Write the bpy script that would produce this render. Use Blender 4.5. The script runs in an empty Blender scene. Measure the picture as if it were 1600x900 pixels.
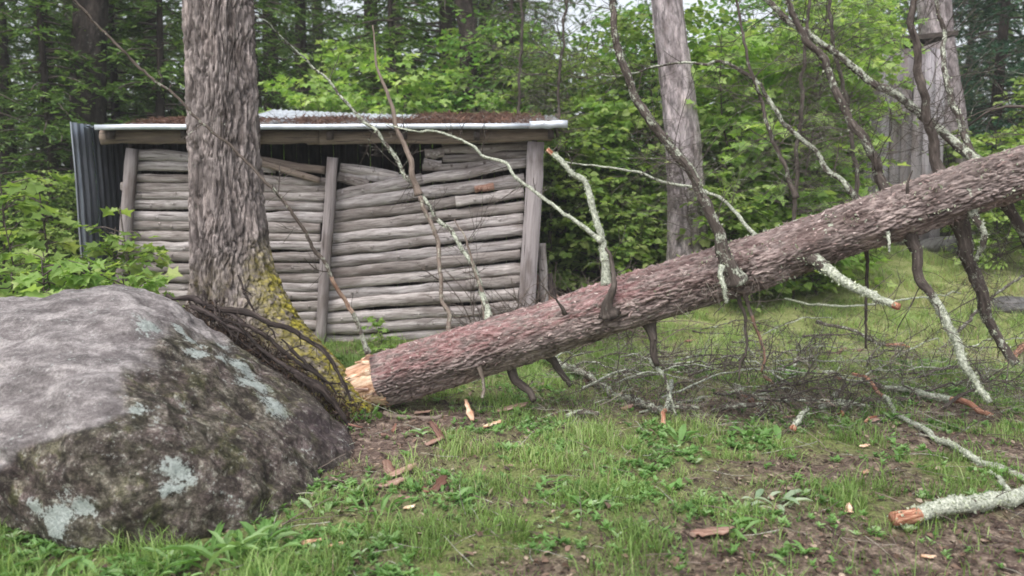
import bpy, math, random
import numpy as np
from mathutils import Vector

random.seed(7)
RNG = np.random.default_rng(7)
sc = bpy.context.scene
R = math.radians

# ------------------------------------------------------------------ camera, sky, sun, exposure
CAM = np.array([0.0, 0.0, 1.5]); PITCH = R(6.4); F = 1256.0
cd = bpy.data.cameras.new('camera'); cam = bpy.data.objects.new('camera', cd)
sc.collection.objects.link(cam); sc.camera = cam
cam.location = CAM; cam.rotation_euler = (R(90) - PITCH, 0, 0)
cd.sensor_width = 36; cd.lens = 36 * F / 1600; cd.clip_end = 1000; cd.clip_start = 0.05
cd.dof.use_dof = True; cd.dof.focus_distance = 5.3; cd.dof.aperture_fstop = 1.8

SUN_EL, SUN_AZ = R(58), R(205)
world = bpy.data.worlds.new('World'); sc.world = world; world.use_nodes = True
wn = world.node_tree; wn.nodes.clear()
wo = wn.nodes.new('ShaderNodeOutputWorld'); wb = wn.nodes.new('ShaderNodeBackground')
sky = wn.nodes.new('ShaderNodeTexSky'); sky.sky_type = 'NISHITA'; sky.sun_disc = False
sky.sun_elevation = SUN_EL; sky.sun_rotation = SUN_AZ
sky.air_density = 1.0; sky.dust_density = 3.0
hs = wn.nodes.new('ShaderNodeHueSaturation'); hs.inputs['Saturation'].default_value = 0.28
wn.links.new(sky.outputs[0], hs.inputs['Color']); wn.links.new(hs.outputs[0], wb.inputs[0])
wb.inputs[1].default_value = 0.15; wn.links.new(wb.outputs[0], wo.inputs[0])
sl = bpy.data.lights.new('sun', 'SUN'); sl.energy = 1.3; sl.angle = R(35); sl.color = (1.0, 0.96, 0.92)
sun = bpy.data.objects.new('sun', sl); sc.collection.objects.link(sun)
sd = Vector((math.sin(SUN_AZ) * math.cos(SUN_EL), math.cos(SUN_AZ) * math.cos(SUN_EL), math.sin(SUN_EL)))
sun.rotation_euler = sd.to_track_quat('Z', 'Y').to_euler()
sc.view_settings.view_transform = 'Standard'; sc.view_settings.look = 'None'
sc.view_settings.exposure = 0.90; sc.view_settings.gamma = 1
sc.cycles.filter_width = 1.7
sc.cycles.max_bounces = 6

# ------------------------------------------------------------------ noise helpers
def _hash(ix, iy, iz, s):
    h = (ix * 374761393 + iy * 668265263 + iz * 2147483647 + s * 974634777) & 0xffffffff
    h = ((h ^ (h >> 13)) * 1274126177) & 0xffffffff
    h = ((h ^ (h >> 16)) * 2246822519) & 0xffffffff
    return ((h ^ (h >> 15)) & 0xffffff) / float(0xffffff)
def vn(p, s=0):
    p = np.asarray(p, float); i = np.floor(p).astype(np.int64); f = p - i; f = f * f * (3 - 2 * f)
    out = 0
    for a in (0, 1):
        for b in (0, 1):
            for c in (0, 1):
                w = (f[:, 0] if a else 1 - f[:, 0]) * (f[:, 1] if b else 1 - f[:, 1]) * (f[:, 2] if c else 1 - f[:, 2])
                out = out + w * _hash(i[:, 0] + a, i[:, 1] + b, i[:, 2] + c, s)
    return out
def fbm(p, o=4, s=0, rough=0.5):
    p = np.asarray(p, float); v = 0; a = 1; t = 0
    for k in range(o):
        v = v + a * vn(p * (2.03 ** k) + 17.3 * k, s + k); t += a; a *= rough
    return v / t
def worley(p, s=0):
    p = np.asarray(p, float); i = np.floor(p).astype(np.int64)
    f1 = np.full(len(p), 9.0); f2 = np.full(len(p), 9.0); cid = np.zeros(len(p))
    for a in (-1, 0, 1):
        for b in (-1, 0, 1):
            for c in (-1, 0, 1):
                x, y, z = i[:, 0] + a, i[:, 1] + b, i[:, 2] + c
                q = np.stack([x + _hash(x, y, z, s), y + _hash(x, y, z, s + 1), z + _hash(x, y, z, s + 2)], 1)
                d = np.sqrt(((q - p) ** 2).sum(1)); h = _hash(x, y, z, s + 3)
                near = d < f1
                f2 = np.where(near, f1, np.minimum(f2, d)); cid = np.where(near, h, cid); f1 = np.where(near, d, f1)
    return f1, f2, cid
def ss(a, b, x): t = np.clip((x - a) / (b - a), 0, 1); return t * t * (3 - 2 * t)

# ------------------------------------------------------------------ terrain and picture-to-place helpers
def height(x, y):
    x = np.asarray(x, float); y = np.asarray(y, float)
    right = ss(-0.2, 1.6, x)
    h = 0.85 * ss(7.6, 13.5, y) * right + 0.5 * ss(11.5, 17, y) * (1 - right)
    h = h + 0.045 * np.clip(y - 14, 0, 60)
    h = h + 0.30 * np.exp(-(((x + 2.1) / 0.8) ** 2 + ((y - 6.3) / 0.75) ** 2))
    p = np.stack([x.ravel(), y.ravel(), 0 * x.ravel()], 1)
    n = (fbm(p * 1.3, 3, 3) - 0.5) * 0.10 + (fbm(p * 9, 3, 5) - 0.5) * 0.035
    return h + n.reshape(x.shape)
def hz(x, y): return float(height(np.array([x]), np.array([y]))[0])
def ray(u, v):
    return np.array([(u - 800) / F, math.cos(PITCH) - (v - 450) / F * math.sin(PITCH), -math.sin(PITCH) - (v - 450) / F * math.cos(PITCH)])
def PY(u, v, Y):
    d = ray(u, v); return CAM + d * (Y / d[1])
def G(u, v, lift=0.0):
    d = ray(u, v); t = 2.0
    ts = np.arange(2.0, 60, 0.02); q = CAM + ts[:, None] * d
    below = q[:, 2] < height(q[:, 0], q[:, 1])
    k = int(np.argmax(below)) if below.any() else len(ts) - 1
    p = q[k].copy(); p[2] = hz(p[0], p[1]) + lift; return p

# ------------------------------------------------------------------ mesh builder
ORIG = {}
def tag(o, label=None, cat=None, group=None, kind=None):
    if label: o['label'] = label
    if cat: o['category'] = cat
    if group: o['group'] = group
    if kind: o['kind'] = kind
    return o
def thing(name, label, cat, loc, group=None):
    o = bpy.data.objects.new(name, None); sc.collection.objects.link(o); o.location = loc
    o.empty_display_size = 0.1
    ORIG[o.name] = np.array(loc, float); return tag(o, label, cat, group)
class MB:
    def __init__(s): s.v = []; s.f = []; s.a = {}; s.n = 0
    def add(s, v, faces, **att):
        v = np.asarray(v, float); k = len(v)
        for f in faces:
            f = np.asarray(f, int)
            if len(f): s.f.append(f + s.n)
        for key in set(s.a) | set(att):
            if key not in s.a: s.a[key] = [np.zeros((s.n,) + ((3,) if key == 'gc' else ()))] if s.n else []
            val = att.get(key, 0.0)
            if key == 'gc': val = np.zeros((k, 3)) if np.isscalar(val) else np.asarray(val, float)
            else: val = np.full(k, float(val)) if np.isscalar(val) else np.asarray(val, float)
            s.a[key].append(val)
        s.v.append(v); s.n += k
    def build(s, name, mat, parent=None, base=None, smooth=True, merge=False):
        V = np.concatenate(s.v)
        off = ORIG[parent.name] if parent is not None else (np.array(base, float) if base is not None else np.zeros(3))
        me = bpy.data.meshes.new(name)
        me.vertices.add(len(V)); me.vertices.foreach_set('co', (V - off).ravel())
        tot = np.concatenate([np.full(len(f), f.shape[1]) for f in s.f]); loops = np.concatenate([f.ravel() for f in s.f])
        me.loops.add(len(loops)); me.loops.foreach_set('vertex_index', loops)
        me.polygons.add(len(tot)); st = np.concatenate([[0], np.cumsum(tot)[:-1]])
        me.polygons.foreach_set('loop_start', st); me.polygons.foreach_set('loop_total', tot)
        me.polygons.foreach_set('use_smooth', np.full(len(tot), smooth))
        me.update(calc_edges=True); me.validate()
        for key, arr in s.a.items():
            A = np.concatenate(arr)
            if key == 'gc':
                at = me.attributes.new('gc', 'FLOAT_VECTOR', 'POINT'); at.data.foreach_set('vector', A.ravel())
            else:
                at = me.attributes.new(key, 'FLOAT', 'POINT'); at.data.foreach_set('value', A)
        me.materials.append(mat)
        o = bpy.data.objects.new(name, me); sc.collection.objects.link(o)
        if parent is not None: o.parent = parent; ORIG[o.name] = off
        else: o.location = off; ORIG[o.name] = off
        return o

def catmull(P, n):
    P = np.asarray(P, float)
    if len(P) == 2: t = np.linspace(0, 1, n)[:, None]; return P[0] * (1 - t) + P[1] * t
    Q = np.vstack([2 * P[0] - P[1], P, 2 * P[-1] - P[-2]])
    d = np.linalg.norm(np.diff(P, axis=0)[:, :3], axis=1); c = np.concatenate([[0], np.cumsum(d)])
    s = np.linspace(0, c[-1], n); k = np.clip(np.searchsorted(c, s, 'right') - 1, 0, len(P) - 2)
    t = ((s - c[k]) / np.maximum(d[k], 1e-9))[:, None]
    a, b, e, g = Q[k], Q[k + 1], Q[k + 2], Q[k + 3]
    return 0.5 * (2 * b + (e - a) * t + (2 * a - 5 * b + 4 * e - g) * t ** 2 + (3 * b - a - 3 * e + g) * t ** 3)
def frames(C):
    T = np.gradient(C, axis=0); T /= np.linalg.norm(T, axis=1)[:, None] + 1e-12
    N = np.zeros_like(T); ref = np.array([0, 0, 1.0]) if abs(T[0][2]) < 0.9 else np.array([1.0, 0, 0])
    n = ref - T[0] * ref.dot(T[0]); n /= np.linalg.norm(n)
    for i in range(len(T)):
        n = n - T[i] * n.dot(T[i]); n /= np.linalg.norm(n) + 1e-12; N[i] = n
    return T, N, np.cross(T, N)
def grid_faces(nr, ns):
    i = np.arange(nr - 1)[:, None] * ns; j = np.arange(ns)[None, :]; j2 = (j + 1) % ns
    return np.stack([(i + j), (i + j2), (i + ns + j2), (i + ns + j)], -1).reshape(-1, 4)
def tube(mb, pts, r, n=16, sides=8, rough=0.0, rs=6.0, seed=0, squash=1.0, cap=True, wob=0.0, collar=0.0, **att):
    """pts control points, r radii (list spread along it)"""
    C = catmull(pts, n); ln = np.concatenate([[0], np.cumsum(np.linalg.norm(np.diff(C, axis=0), axis=1))])
    if wob:
        q = np.stack([ln * rs * 0.5 + seed * 7.7, np.full(n, 3.1), np.full(n, seed)], 1)
        w = np.stack([vn(q, 1), vn(q, 2), vn(q, 3)], 1) - 0.5
        w = w + .28 * (np.stack([vn(q * 5.1, 4), vn(q * 5.1, 5), vn(q * 5.1, 6)], 1) - .5)
        C = C + w * wob * ss(0, 0.15, ln / ln[-1])[:, None]
    T, N, B = frames(C)
    rr = np.interp(np.linspace(0, 1, n), np.linspace(0, 1, len(r)), r)
    th = np.linspace(0, 2 * math.pi, sides, endpoint=False)
    cs, sn = np.cos(th), np.sin(th)
    D = N[:, None, :] * cs[None, :, None] + B[:, None, :] * sn[None, :, None] * squash
    gc = np.stack([np.repeat(ln[:, None], sides, 1), rr[:, None] * cs[None], rr[:, None] * sn[None]], -1)
    gcf = gc.reshape(-1, 3) + np.array([seed * 3.37, seed * 1.91, seed * 0.77])
    if collar: rr = rr * (1 + collar * np.exp(-ln / .05)) * (1 + .12 * np.maximum(0, np.sin(ln * 31 + seed)) ** 6)
    RR = np.repeat(rr[:, None], sides, 1)
    if rough:
        m = fbm(gcf * np.array([rs, rs * 2, rs * 2]), 3, 11)
        RR = RR * (1 + rough * (m.reshape(n, sides) - 0.5) * 2)
    V = (C[:, None, :] + D * RR[:, :, None]).reshape(-1, 3)
    A = {}
    tt = np.repeat(np.linspace(0, 1, n), sides)
    for k, val in att.items():
        A[k] = val(tt) if callable(val) else val
    faces = [grid_faces(n, sides)]
    if cap:
        k = len(V); V = np.vstack([V, C[0], C[-1]]); gcf = np.vstack([gcf, gcf[0], gcf[-1]])
        j = np.arange(sides); j2 = (j + 1) % sides
        faces.append(np.stack([np.full(sides, k), j2, j], 1))
        o = (n - 1) * sides
        faces.append(np.stack([np.full(sides, k + 1), o + j, o + j2], 1))
        for key in A:
            if not np.isscalar(A[key]): A[key] = np.append(A[key], [A[key][0], A[key][-1]])
    mb.add(V, faces, gc=gcf, **A)
    return C, T, rr
BOXF = np.array([[0, 3, 2, 1], [4, 5, 6, 7], [0, 1, 5, 4], [1, 2, 6, 5], [2, 3, 7, 6], [3, 0, 4, 7]])
def board(mb, a, b, w, t, up=(0, 0, 1), seed=0, segs=6, warp=0.004):
    """a rough board from a to b, width w along side, thickness t"""
    a, b = np.array(a, float), np.array(b, float); T = b - a; L = np.linalg.norm(T); T /= L
    up = np.array(up, float); S = np.cross(T, up); S /= np.linalg.norm(S); U = np.cross(S, T)
    rows = []; gc = []
    rg = np.random.default_rng(seed + 5)
    for k in range(segs + 1):
        s = k / segs * L; c = a + T * s + U * rg.normal(0, warp) + S * rg.normal(0, warp)
        ww = w * (1 + rg.normal(0, 0.02))
        for x, y in ((-.5, -.5), (.5, -.5), (.5, .5), (-.5, .5)):
            rows.append(c + S * x * ww + U * y * t); gc.append((s + seed * 3.1, x * ww + seed * 1.3, y * t))
    n = segs + 1
    mb.add(np.array(rows), [grid_faces(n, 4), np.array([[3, 2, 1, 0], [4 * segs, 4 * segs + 1, 4 * segs + 2, 4 * segs + 3]])], gc=np.array(gc))

# leaf / blade scatter
LEAF6 = (np.array([(0, 0, 0), (.3, .45, .08), (.65, .33, .07), (1, 0, -.05), (.65, -.33, .07), (.3, -.45, .08)]), [np.array([[0, 1, 2, 3], [0, 3, 4, 5]])])
_mp = [(0, 0), (-.05, .42), (.25, .28), (.5, .62), (.62, .22), (1, 0), (.62, -.22), (.5, -.62), (.25, -.28), (-.05, -.42)]
MAPLE = (np.array([(x, y, abs(y) * .22 - .12 * x * x) for x, y in _mp] + [(.3, 0, -.02)]), [np.array([[10, i, (i + 1) % 10] for i in range(10)])])
BLADE = (np.array([(0, -.5, 0), (0, .5, 0), (.55, .42, .04), (.55, -.42, .04), (1, 0, -.22)]), [np.array([[0, 1, 2, 3]]), np.array([[3, 2, 4]])])
QUAD = (np.array([(0, -.5, 0), (0, .5, 0), (1, .3, 0), (1, -.3, 0)]), [np.array([[0, 1, 2, 3]])])
WEED = (np.array([(0, -.12, 0), (0, .12, 0), (.3, .32, .05), (.3, -.32, .05), (.6, .5, .02), (.6, 0, -.05), (.6, -.5, .02), (.3, 0, -.03), (1, 0, -.28), (.85, .3, -.1), (.85, -.3, -.1)]),
        [np.array([[0, 7, 3, 0][:3] + [0]])[:0].reshape(0, 4), np.array([[0, 1, 7], [1, 2, 7], [0, 7, 3], [8, 5, 9], [8, 10, 5]]), np.array([[7, 2, 4, 5], [3, 7, 5, 6], [5, 4, 9, 9], [5, 10, 6, 6]])[:2], np.array([[5, 4, 9], [5, 10, 6]])])
def scatter(mb, tpl, p, d, s, nsc=None, **att):
    tv, tf = tpl; N = len(p)
    n = np.cross(d, s); ln = np.linalg.norm(d, axis=1)[:, None]
    n = n / (np.linalg.norm(n, axis=1)[:, None] + 1e-12) * (ln if nsc is None else nsc)
    V = p[:, None, :] + tv[None, :, 0:1] * d[:, None, :] + tv[None, :, 1:2] * s[:, None, :] + tv[None, :, 2:3] * n[:, None, :]
    k = len(tv); off = np.arange(N)[:, None, None] * k
    A = {key: np.repeat(val, k) if not np.isscalar(val) else val for key, val in att.items()}
    mb.add(V.reshape(-1, 3), [(f[None] + off).reshape(-1, f.shape[1]) for f in tf if len(f)], **A)
def unit(v): return v / (np.linalg.norm(v, axis=1)[:, None] + 1e-12)

# ------------------------------------------------------------------ materials
class NTree:
    def __init__(s, name):
        s.m = bpy.data.materials.new(name); s.m.use_nodes = True; s.t = s.m.node_tree; s.t.nodes.clear()
        s.out = s.t.nodes.new('ShaderNodeOutputMaterial')
    def n(s, ty, ins=None, **kw):
        x = s.t.nodes.new(ty)
        for k, v in kw.items(): setattr(x, k, v)
        for k, v in (ins or {}).items(): s.set(x.inputs[k], v)
        return x
    def set(s, sock, v):
        if hasattr(v, 'is_output'): s.t.links.new(v, sock)
        else:
            if sock.type == 'RGBA' and len(v) == 3: v = (*v, 1)
            sock.default_value = v
    def attr(s, name):
        a = s.n('ShaderNodeAttribute', attribute_name=name); return a.outputs['Vector'] if name == 'gc' else a.outputs['Fac']
    def obj(s): return s.n('ShaderNodeTexCoord').outputs['Object']
    def mp(s, v, scale): return s.n('ShaderNodeMapping', {'Vector': v, 'Scale': scale}).outputs[0]
    def noise(s, v, sc_, det=5, rough=0.6, dist=0.0): return s.n('ShaderNodeTexNoise', {'Vector': v, 'Scale': sc_, 'Detail': det, 'Roughness': rough, 'Distortion': dist}).outputs[0]
    def ramp(s, f, stops, interp='LINEAR'):
        r = s.n('ShaderNodeValToRGB', {'Fac': f}); e = r.color_ramp; e.interpolation = interp
        while len(e.elements) < len(stops): e.elements.new(0.5)
        for el, (p, c) in zip(e.elements, stops):
            el.position = p; el.color = (*c, 1) if not np.isscalar(c) else (c, c, c, 1)
        return r.outputs[0]
    def mix(s, f, a, b, mode='MIX'):
        x = s.n('ShaderNodeMix', data_type='RGBA', blend_type=mode); s.set(x.inputs[0], f); s.set(x.inputs[6], a); s.set(x.inputs[7], b); return x.outputs[2]
    def math(s, op, a, b=0.0):
        x = s.n('ShaderNodeMath', operation=op); s.set(x.inputs[0], a); s.set(x.inputs[1], b); return x.outputs[0]
    def bump(s, h, st, dist, nrm=None):
        i = {'Height': h, 'Strength': st, 'Distance': dist}
        if nrm is not None: i['Normal'] = nrm
        return s.n('ShaderNodeBump', i).outputs[0]
    def bsdf(s, col, rough=0.85, nrm=None, metal=0.0, spec=0.3):
        i = {'Base Color': col, 'Roughness': rough, 'Metallic': metal, 'Specular IOR Level': spec}
        if nrm is not None: i['Normal'] = nrm
        b = s.n('ShaderNodeBsdfPrincipled', i); s.t.links.new(b.outputs[0], s.out.inputs[0]); return b
    def rnd(s): return s.n('ShaderNodeObjectInfo').outputs['Random']

def leaf_mat(name, stops, trans=0.45, rough=0.55):
    t = NTree(name)
    c = t.ramp(t.attr('tint'), stops)
    n = t.noise(t.obj(), 2.2, 3)
    c = t.mix(0.35, c, t.ramp(n, [(0.35, (0.5, 0.5, 0.5)), (0.65, (1.3, 1.3, 1.25))]), 'MULTIPLY')
    b = t.n('ShaderNodeBsdfPrincipled', {'Base Color': c, 'Roughness': rough, 'Specular IOR Level': 0.25})
    tr = t.n('ShaderNodeBsdfTranslucent', {'Color': t.mix(1.0, c, (1.3, 1.35, 0.7), 'MULTIPLY')})
    m = t.n('ShaderNodeMixShader', {0: trans, 1: b.outputs[0], 2: tr.outputs[0]})
    t.t.links.new(m.outputs[0], t.out.inputs[0]); return t.m
M = {}
M['maple'] = leaf_mat('maple_leaf', [(0, (0.06, 0.15, 0.03)), (0.5, (0.17, 0.34, 0.08)), (1, (0.36, 0.52, 0.17))])
M['maple_y'] = leaf_mat('maple_leaf_yellow', [(0, (0.10, 0.18, 0.04)), (0.5, (0.26, 0.38, 0.10)), (1, (0.48, 0.56, 0.22))])
M['needle'] = leaf_mat('needle', [(0, (0.035, 0.065, 0.022)), (0.55, (0.095, 0.17, 0.05)), (1, (0.24, 0.34, 0.11))], 0.25)
M['needle_b'] = leaf_mat('needle_bright', [(0, (0.035, 0.08, 0.02)), (0.5, (0.11, 0.20, 0.05)), (1, (0.25, 0.36, 0.10))], 0.3)
M['needle_c'] = leaf_mat('needle_blue', [(0, (0.015, 0.05, 0.03)), (0.6, (0.035, 0.10, 0.055)), (1, (0.08, 0.17, 0.09))], 0.25)
M['grass'] = leaf_mat('grass_blade', [(0, (0.12, 0.19, 0.05)), (0.4, (0.24, 0.37, 0.11)), (0.75, (0.40, 0.52, 0.21)), (0.93, (0.50, 0.50, 0.30)), (1, (0.46, 0.38, 0.27))], 0.4)
M['weed'] = leaf_mat('weed_leaf', [(0, (0.09, 0.19, 0.05)), (0.5, (0.18, 0.34, 0.10)), (0.9, (0.33, 0.48, 0.22)), (1, (0.46, 0.52, 0.40))], 0.35)
M['pale_weed'] = leaf_mat('pale_weed_leaf', [(0, (0.25, 0.36, 0.22)), (1, (0.45, 0.52, 0.38))], 0.3)
M['litter'] = leaf_mat('litter_flake', [(0, (0.035, 0.022, 0.018)), (0.4, (0.11, 0.07, 0.05)), (0.75, (0.24, 0.16, 0.12)), (1, (0.45, 0.36, 0.28))], 0.1)
M['needle_litter'] = leaf_mat('needle_litter', [(0, (0.07, 0.035, 0.025)), (0.6, (0.17, 0.085, 0.06)), (1, (0.30, 0.18, 0.13))], 0.05)
M['lichen'] = leaf_mat('lichen_tuft', [(0, (0.20, 0.23, 0.17)), (0.5, (0.40, 0.44, 0.33)), (1, (0.62, 0.65, 0.50))], 0.15, 0.9)

def m_bark(name, dark, mid, light, moss=False):
    """bark: plates differ in colour (cell), moss and red inner bark by attribute"""
    t = NTree(name); gc = t.attr('gc')
    c = t.mix(t.attr('cell'), mid, light)
    st = t.noise(t.mp(gc, (14, 70, 70)), 1.0, 7, 0.75)
    c = t.mix(0.8, c, t.ramp(st, [(0.34, (0.38, 0.37, 0.37)), (0.64, (1.6, 1.56, 1.54))]), 'MULTIPLY')
    c = t.mix(t.ramp(t.attr('ridge'), [(0.1, 0.85), (0.5, 0.0)]), c, dark)
    big = t.noise(gc, 3.0, 4)
    c = t.mix(t.ramp(big, [(0.5, 0.0), (0.75, 0.4)]), c, light)
    c = t.mix(1.0, c, t.ramp(t.noise(t.mp(gc, (2.5, 6, 6)), 1.0, 5, .7, 1.0), [(.36, (.55, .52, .50)), (.52, (1, 1, 1)), (.66, (1.45, 1.42, 1.4))]), 'MULTIPLY')
    redm = t.ramp(t.noise(t.mp(gc, (6, 22, 22)), 1.0, 6, 0.75), [(0.42, 0.0), (0.56, 1.0)])
    redc = t.ramp(t.noise(t.mp(gc, (14, 50, 50)), 1.0, 5, 0.7), [(0.34, (0.12, 0.05, 0.05)), (0.5, (0.27, 0.15, 0.145)), (0.66, (0.48, 0.335, 0.325))])
    c = t.mix(t.math('MULTIPLY', t.math('MULTIPLY', redm, t.attr('red')), 0.9), c, redc)
    lm = t.ramp(t.noise(gc, 22, 5, 0.7), [(0.62, 0.0), (0.68, 1.0)])
    c = t.mix(t.math('MULTIPLY', lm, t.attr('lich')), c, (0.42, 0.45, 0.36))
    mn = t.ramp(t.noise(gc, 11, 6, 0.75), [(0.36, 0.0), (0.54, 0.95)])
    mc = t.ramp(t.noise(gc, 30, 4), [(0.3, (0.055, 0.052, 0.010)), (0.48, (0.19, 0.168, 0.022)), (0.62, (0.42, 0.36, 0.05))])
    c = t.mix(t.math('MULTIPLY', mn, t.attr('moss')), c, mc)
    h = t.math('ADD', t.math('MULTIPLY', st, 0.7), t.noise(gc, 90, 4))
    t.bsdf(c, 0.92, t.bump(h, 0.8, 0.006), spec=0.15); return t.m
M['bark'] = m_bark('bark_standing', (0.035, 0.030, 0.029), (0.125, 0.108, 0.103), (0.28, 0.248, 0.238))
M['bark_log'] = m_bark('bark_fallen', (0.035, 0.025, 0.024), (0.115, 0.090, 0.085), (0.30, 0.25, 0.235))
M['bark_far'] = m_bark('bark_far', (0.05, 0.045, 0.045), (0.24, 0.21, 0.215), (0.40, 0.36, 0.37))
M['bark_dark'] = m_bark('bark_dark', (0.012, 0.010, 0.009), (0.03, 0.025, 0.022), (0.06, 0.05, 0.045))

def m_branch():
    t = NTree('branch_bark'); gc = t.attr('gc')
    c = t.ramp(t.noise(t.mp(gc, (12, 60, 60)), 1.0, 5, 0.7), [(0.3, (0.035, 0.028, 0.025)), (0.55, (0.10, 0.082, 0.072)), (0.75, (0.21, 0.18, 0.16))])
    ln = t.noise(t.mp(gc, (14, 20, 20)), 1.0, 7, 0.75)
    lm = t.ramp(t.math('ADD', t.math('MULTIPLY', t.math('SUBTRACT', ln, 0.5), 2.0), t.math('MULTIPLY', t.attr('lich'), 0.8)), [(0.42, 0.0), (0.52, 1.0)])
    lc = t.ramp(t.noise(gc, 70, 5, 0.8), [(0.36, (0.12, 0.13, 0.10)), (0.5, (0.36, 0.38, 0.31)), (0.64, (0.66, 0.68, 0.56))])
    c = t.mix(lm, c, lc)
    wc = t.ramp(t.noise(t.mp(gc, (10, 90, 90)), 1.0, 4), [(0.38, (0.20, 0.075, 0.045)), (0.52, (0.42, 0.20, 0.13)), (0.66, (0.66, 0.42, 0.29))])
    c = t.mix(t.ramp(t.attr('wood'), [(0.3, 0.0), (0.6, 1.0)]), c, wc)
    tan = t.ramp(t.noise(t.mp(gc, (8, 90, 90)), 1.0, 4), [(0.35, (0.20, 0.15, 0.12)), (0.7, (0.46, 0.37, 0.31))])
    c = t.mix(t.attr('tan'), c, tan)
    h = t.math('ADD', t.noise(gc, 120, 4), t.math('MULTIPLY', lm, 0.8))
    t.bsdf(c, 0.92, t.bump(h, 0.8, 0.004), spec=0.12); return t.m
M['branch'] = m_branch()

def m_wood(name, stops, streak=(3, 45, 45), patch=None, rough=0.85):
    t = NTree(name); gc = t.attr('gc')
    g = t.noise(t.mp(gc, streak), 1.0, 8, 0.72, 0.4)
    c = t.ramp(g, stops)
    r = t.rnd()
    c = t.mix(1.0, c, t.ramp(r, [(0, (0.62, 0.58, 0.56)), (0.4, (0.95, 0.9, 0.88)), (0.7, (1.05, 1.02, 1.04)), (1, (1.35, 1.29, 1.28))]), 'MULTIPLY')
    blot = t.noise(t.mp(gc, (1.6, 5, 5)), 1.0, 4, 0.6)
    c = t.mix(t.ramp(blot, [(0.50, 0.0), (0.64, 0.65)]), c, patch or (0.13, 0.10, 0.088))
    crack = t.ramp(t.noise(t.mp(gc, (2.2, 80, 80)), 1.0, 3, 0.5), [(0.30, 1.0), (0.37, 0.0)])
    c = t.mix(crack, c, (0.05, 0.04, 0.038))
    h = t.math('SUBTRACT', g, t.math('MULTIPLY', crack, 0.6))
    t.bsdf(c, rough, t.bump(h, 0.9, 0.006), spec=0.2); return t.m
M['pole'] = m_wood('weathered_pole', [(0.32, (0.11, 0.098, 0.09)), (0.43, (0.29, 0.268, 0.255)), (0.55, (0.42, 0.395, 0.385)), (0.68, (0.66, 0.635, 0.62))], (4, 38, 38))
M['post'] = m_wood('weathered_post', [(0.28, (0.16, 0.145, 0.145)), (0.5, (0.31, 0.285, 0.285)), (0.75, (0.42, 0.39, 0.39))], (2, 40, 40))
M['beam'] = m_wood('tan_beam', [(0.28, (0.13, 0.105, 0.09)), (0.5, (0.30, 0.25, 0.21)), (0.75, (0.42, 0.36, 0.31))])
M['board'] = m_wood('grey_board', [(0.28, (0.20, 0.19, 0.205)), (0.5, (0.34, 0.325, 0.345)), (0.7, (0.46, 0.445, 0.475))], (1.2, 30, 30))
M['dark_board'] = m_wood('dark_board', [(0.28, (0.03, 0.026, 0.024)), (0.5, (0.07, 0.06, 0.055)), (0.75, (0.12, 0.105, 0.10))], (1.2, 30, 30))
M['split'] = m_wood('fresh_split_wood', [(0.34, (0.20, 0.10, 0.06)), (0.45, (0.56, 0.35, 0.22)), (0.60, (0.88, 0.74, 0.56))], (12, 26, 26), (0.42, 0.20, 0.12), 0.8)
M['chip'] = m_wood('bark_chip', [(0.32, (0.14, 0.085, 0.065)), (0.5, (0.32, 0.21, 0.165)), (0.66, (0.56, 0.43, 0.37))], (8, 60, 60), (0.30, 0.12, 0.07))
M['root'] = m_wood('dark_root', [(0.30, (0.012, 0.010, 0.009)), (0.5, (0.045, 0.036, 0.033)), (0.68, (0.15, 0.125, 0.115))], (6, 60, 60), (0.03, 0.025, 0.022))

M['scrap'] = m_wood('red_bark_scrap', [(0.32, (0.06, 0.03, 0.022)), (0.5, (0.17, 0.085, 0.062)), (0.66, (0.34, 0.20, 0.155))], (8, 60, 60))
def m_metal():
    t = NTree('galvanised_sheet'); o = t.obj()
    n = t.noise(t.mp(o, (6, 6, 1.2)), 1.5, 6, 0.7)
    c = t.ramp(n, [(0.3, (0.30, 0.32, 0.36)), (0.55, (0.50, 0.53, 0.58)), (0.75, (0.68, 0.71, 0.76))])
    t.bsdf(c, t.ramp(n, [(0.3, 0.38), (0.7, 0.55)]), t.bump(t.noise(o, 40, 3), 0.2, 0.002), metal=0.75, spec=0.5); return t.m
M['metal'] = m_metal()

def m_metal_dark():  # darker copy of the galvanised sheet, the bay's shade put into its colour
    t = NTree('shaded_sheet'); o = t.obj(); n = t.noise(t.mp(o, (8, 8, 1)), 1.5, 6, 0.7)
    t.bsdf(t.ramp(n, [(0.35, (0.22, 0.25, 0.30)), (0.65, (0.55, 0.60, 0.68))]), .38, t.bump(n, .2, .004), metal=0.8, spec=.5); return t.m
M['metal_dark'] = m_metal_dark()

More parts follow.
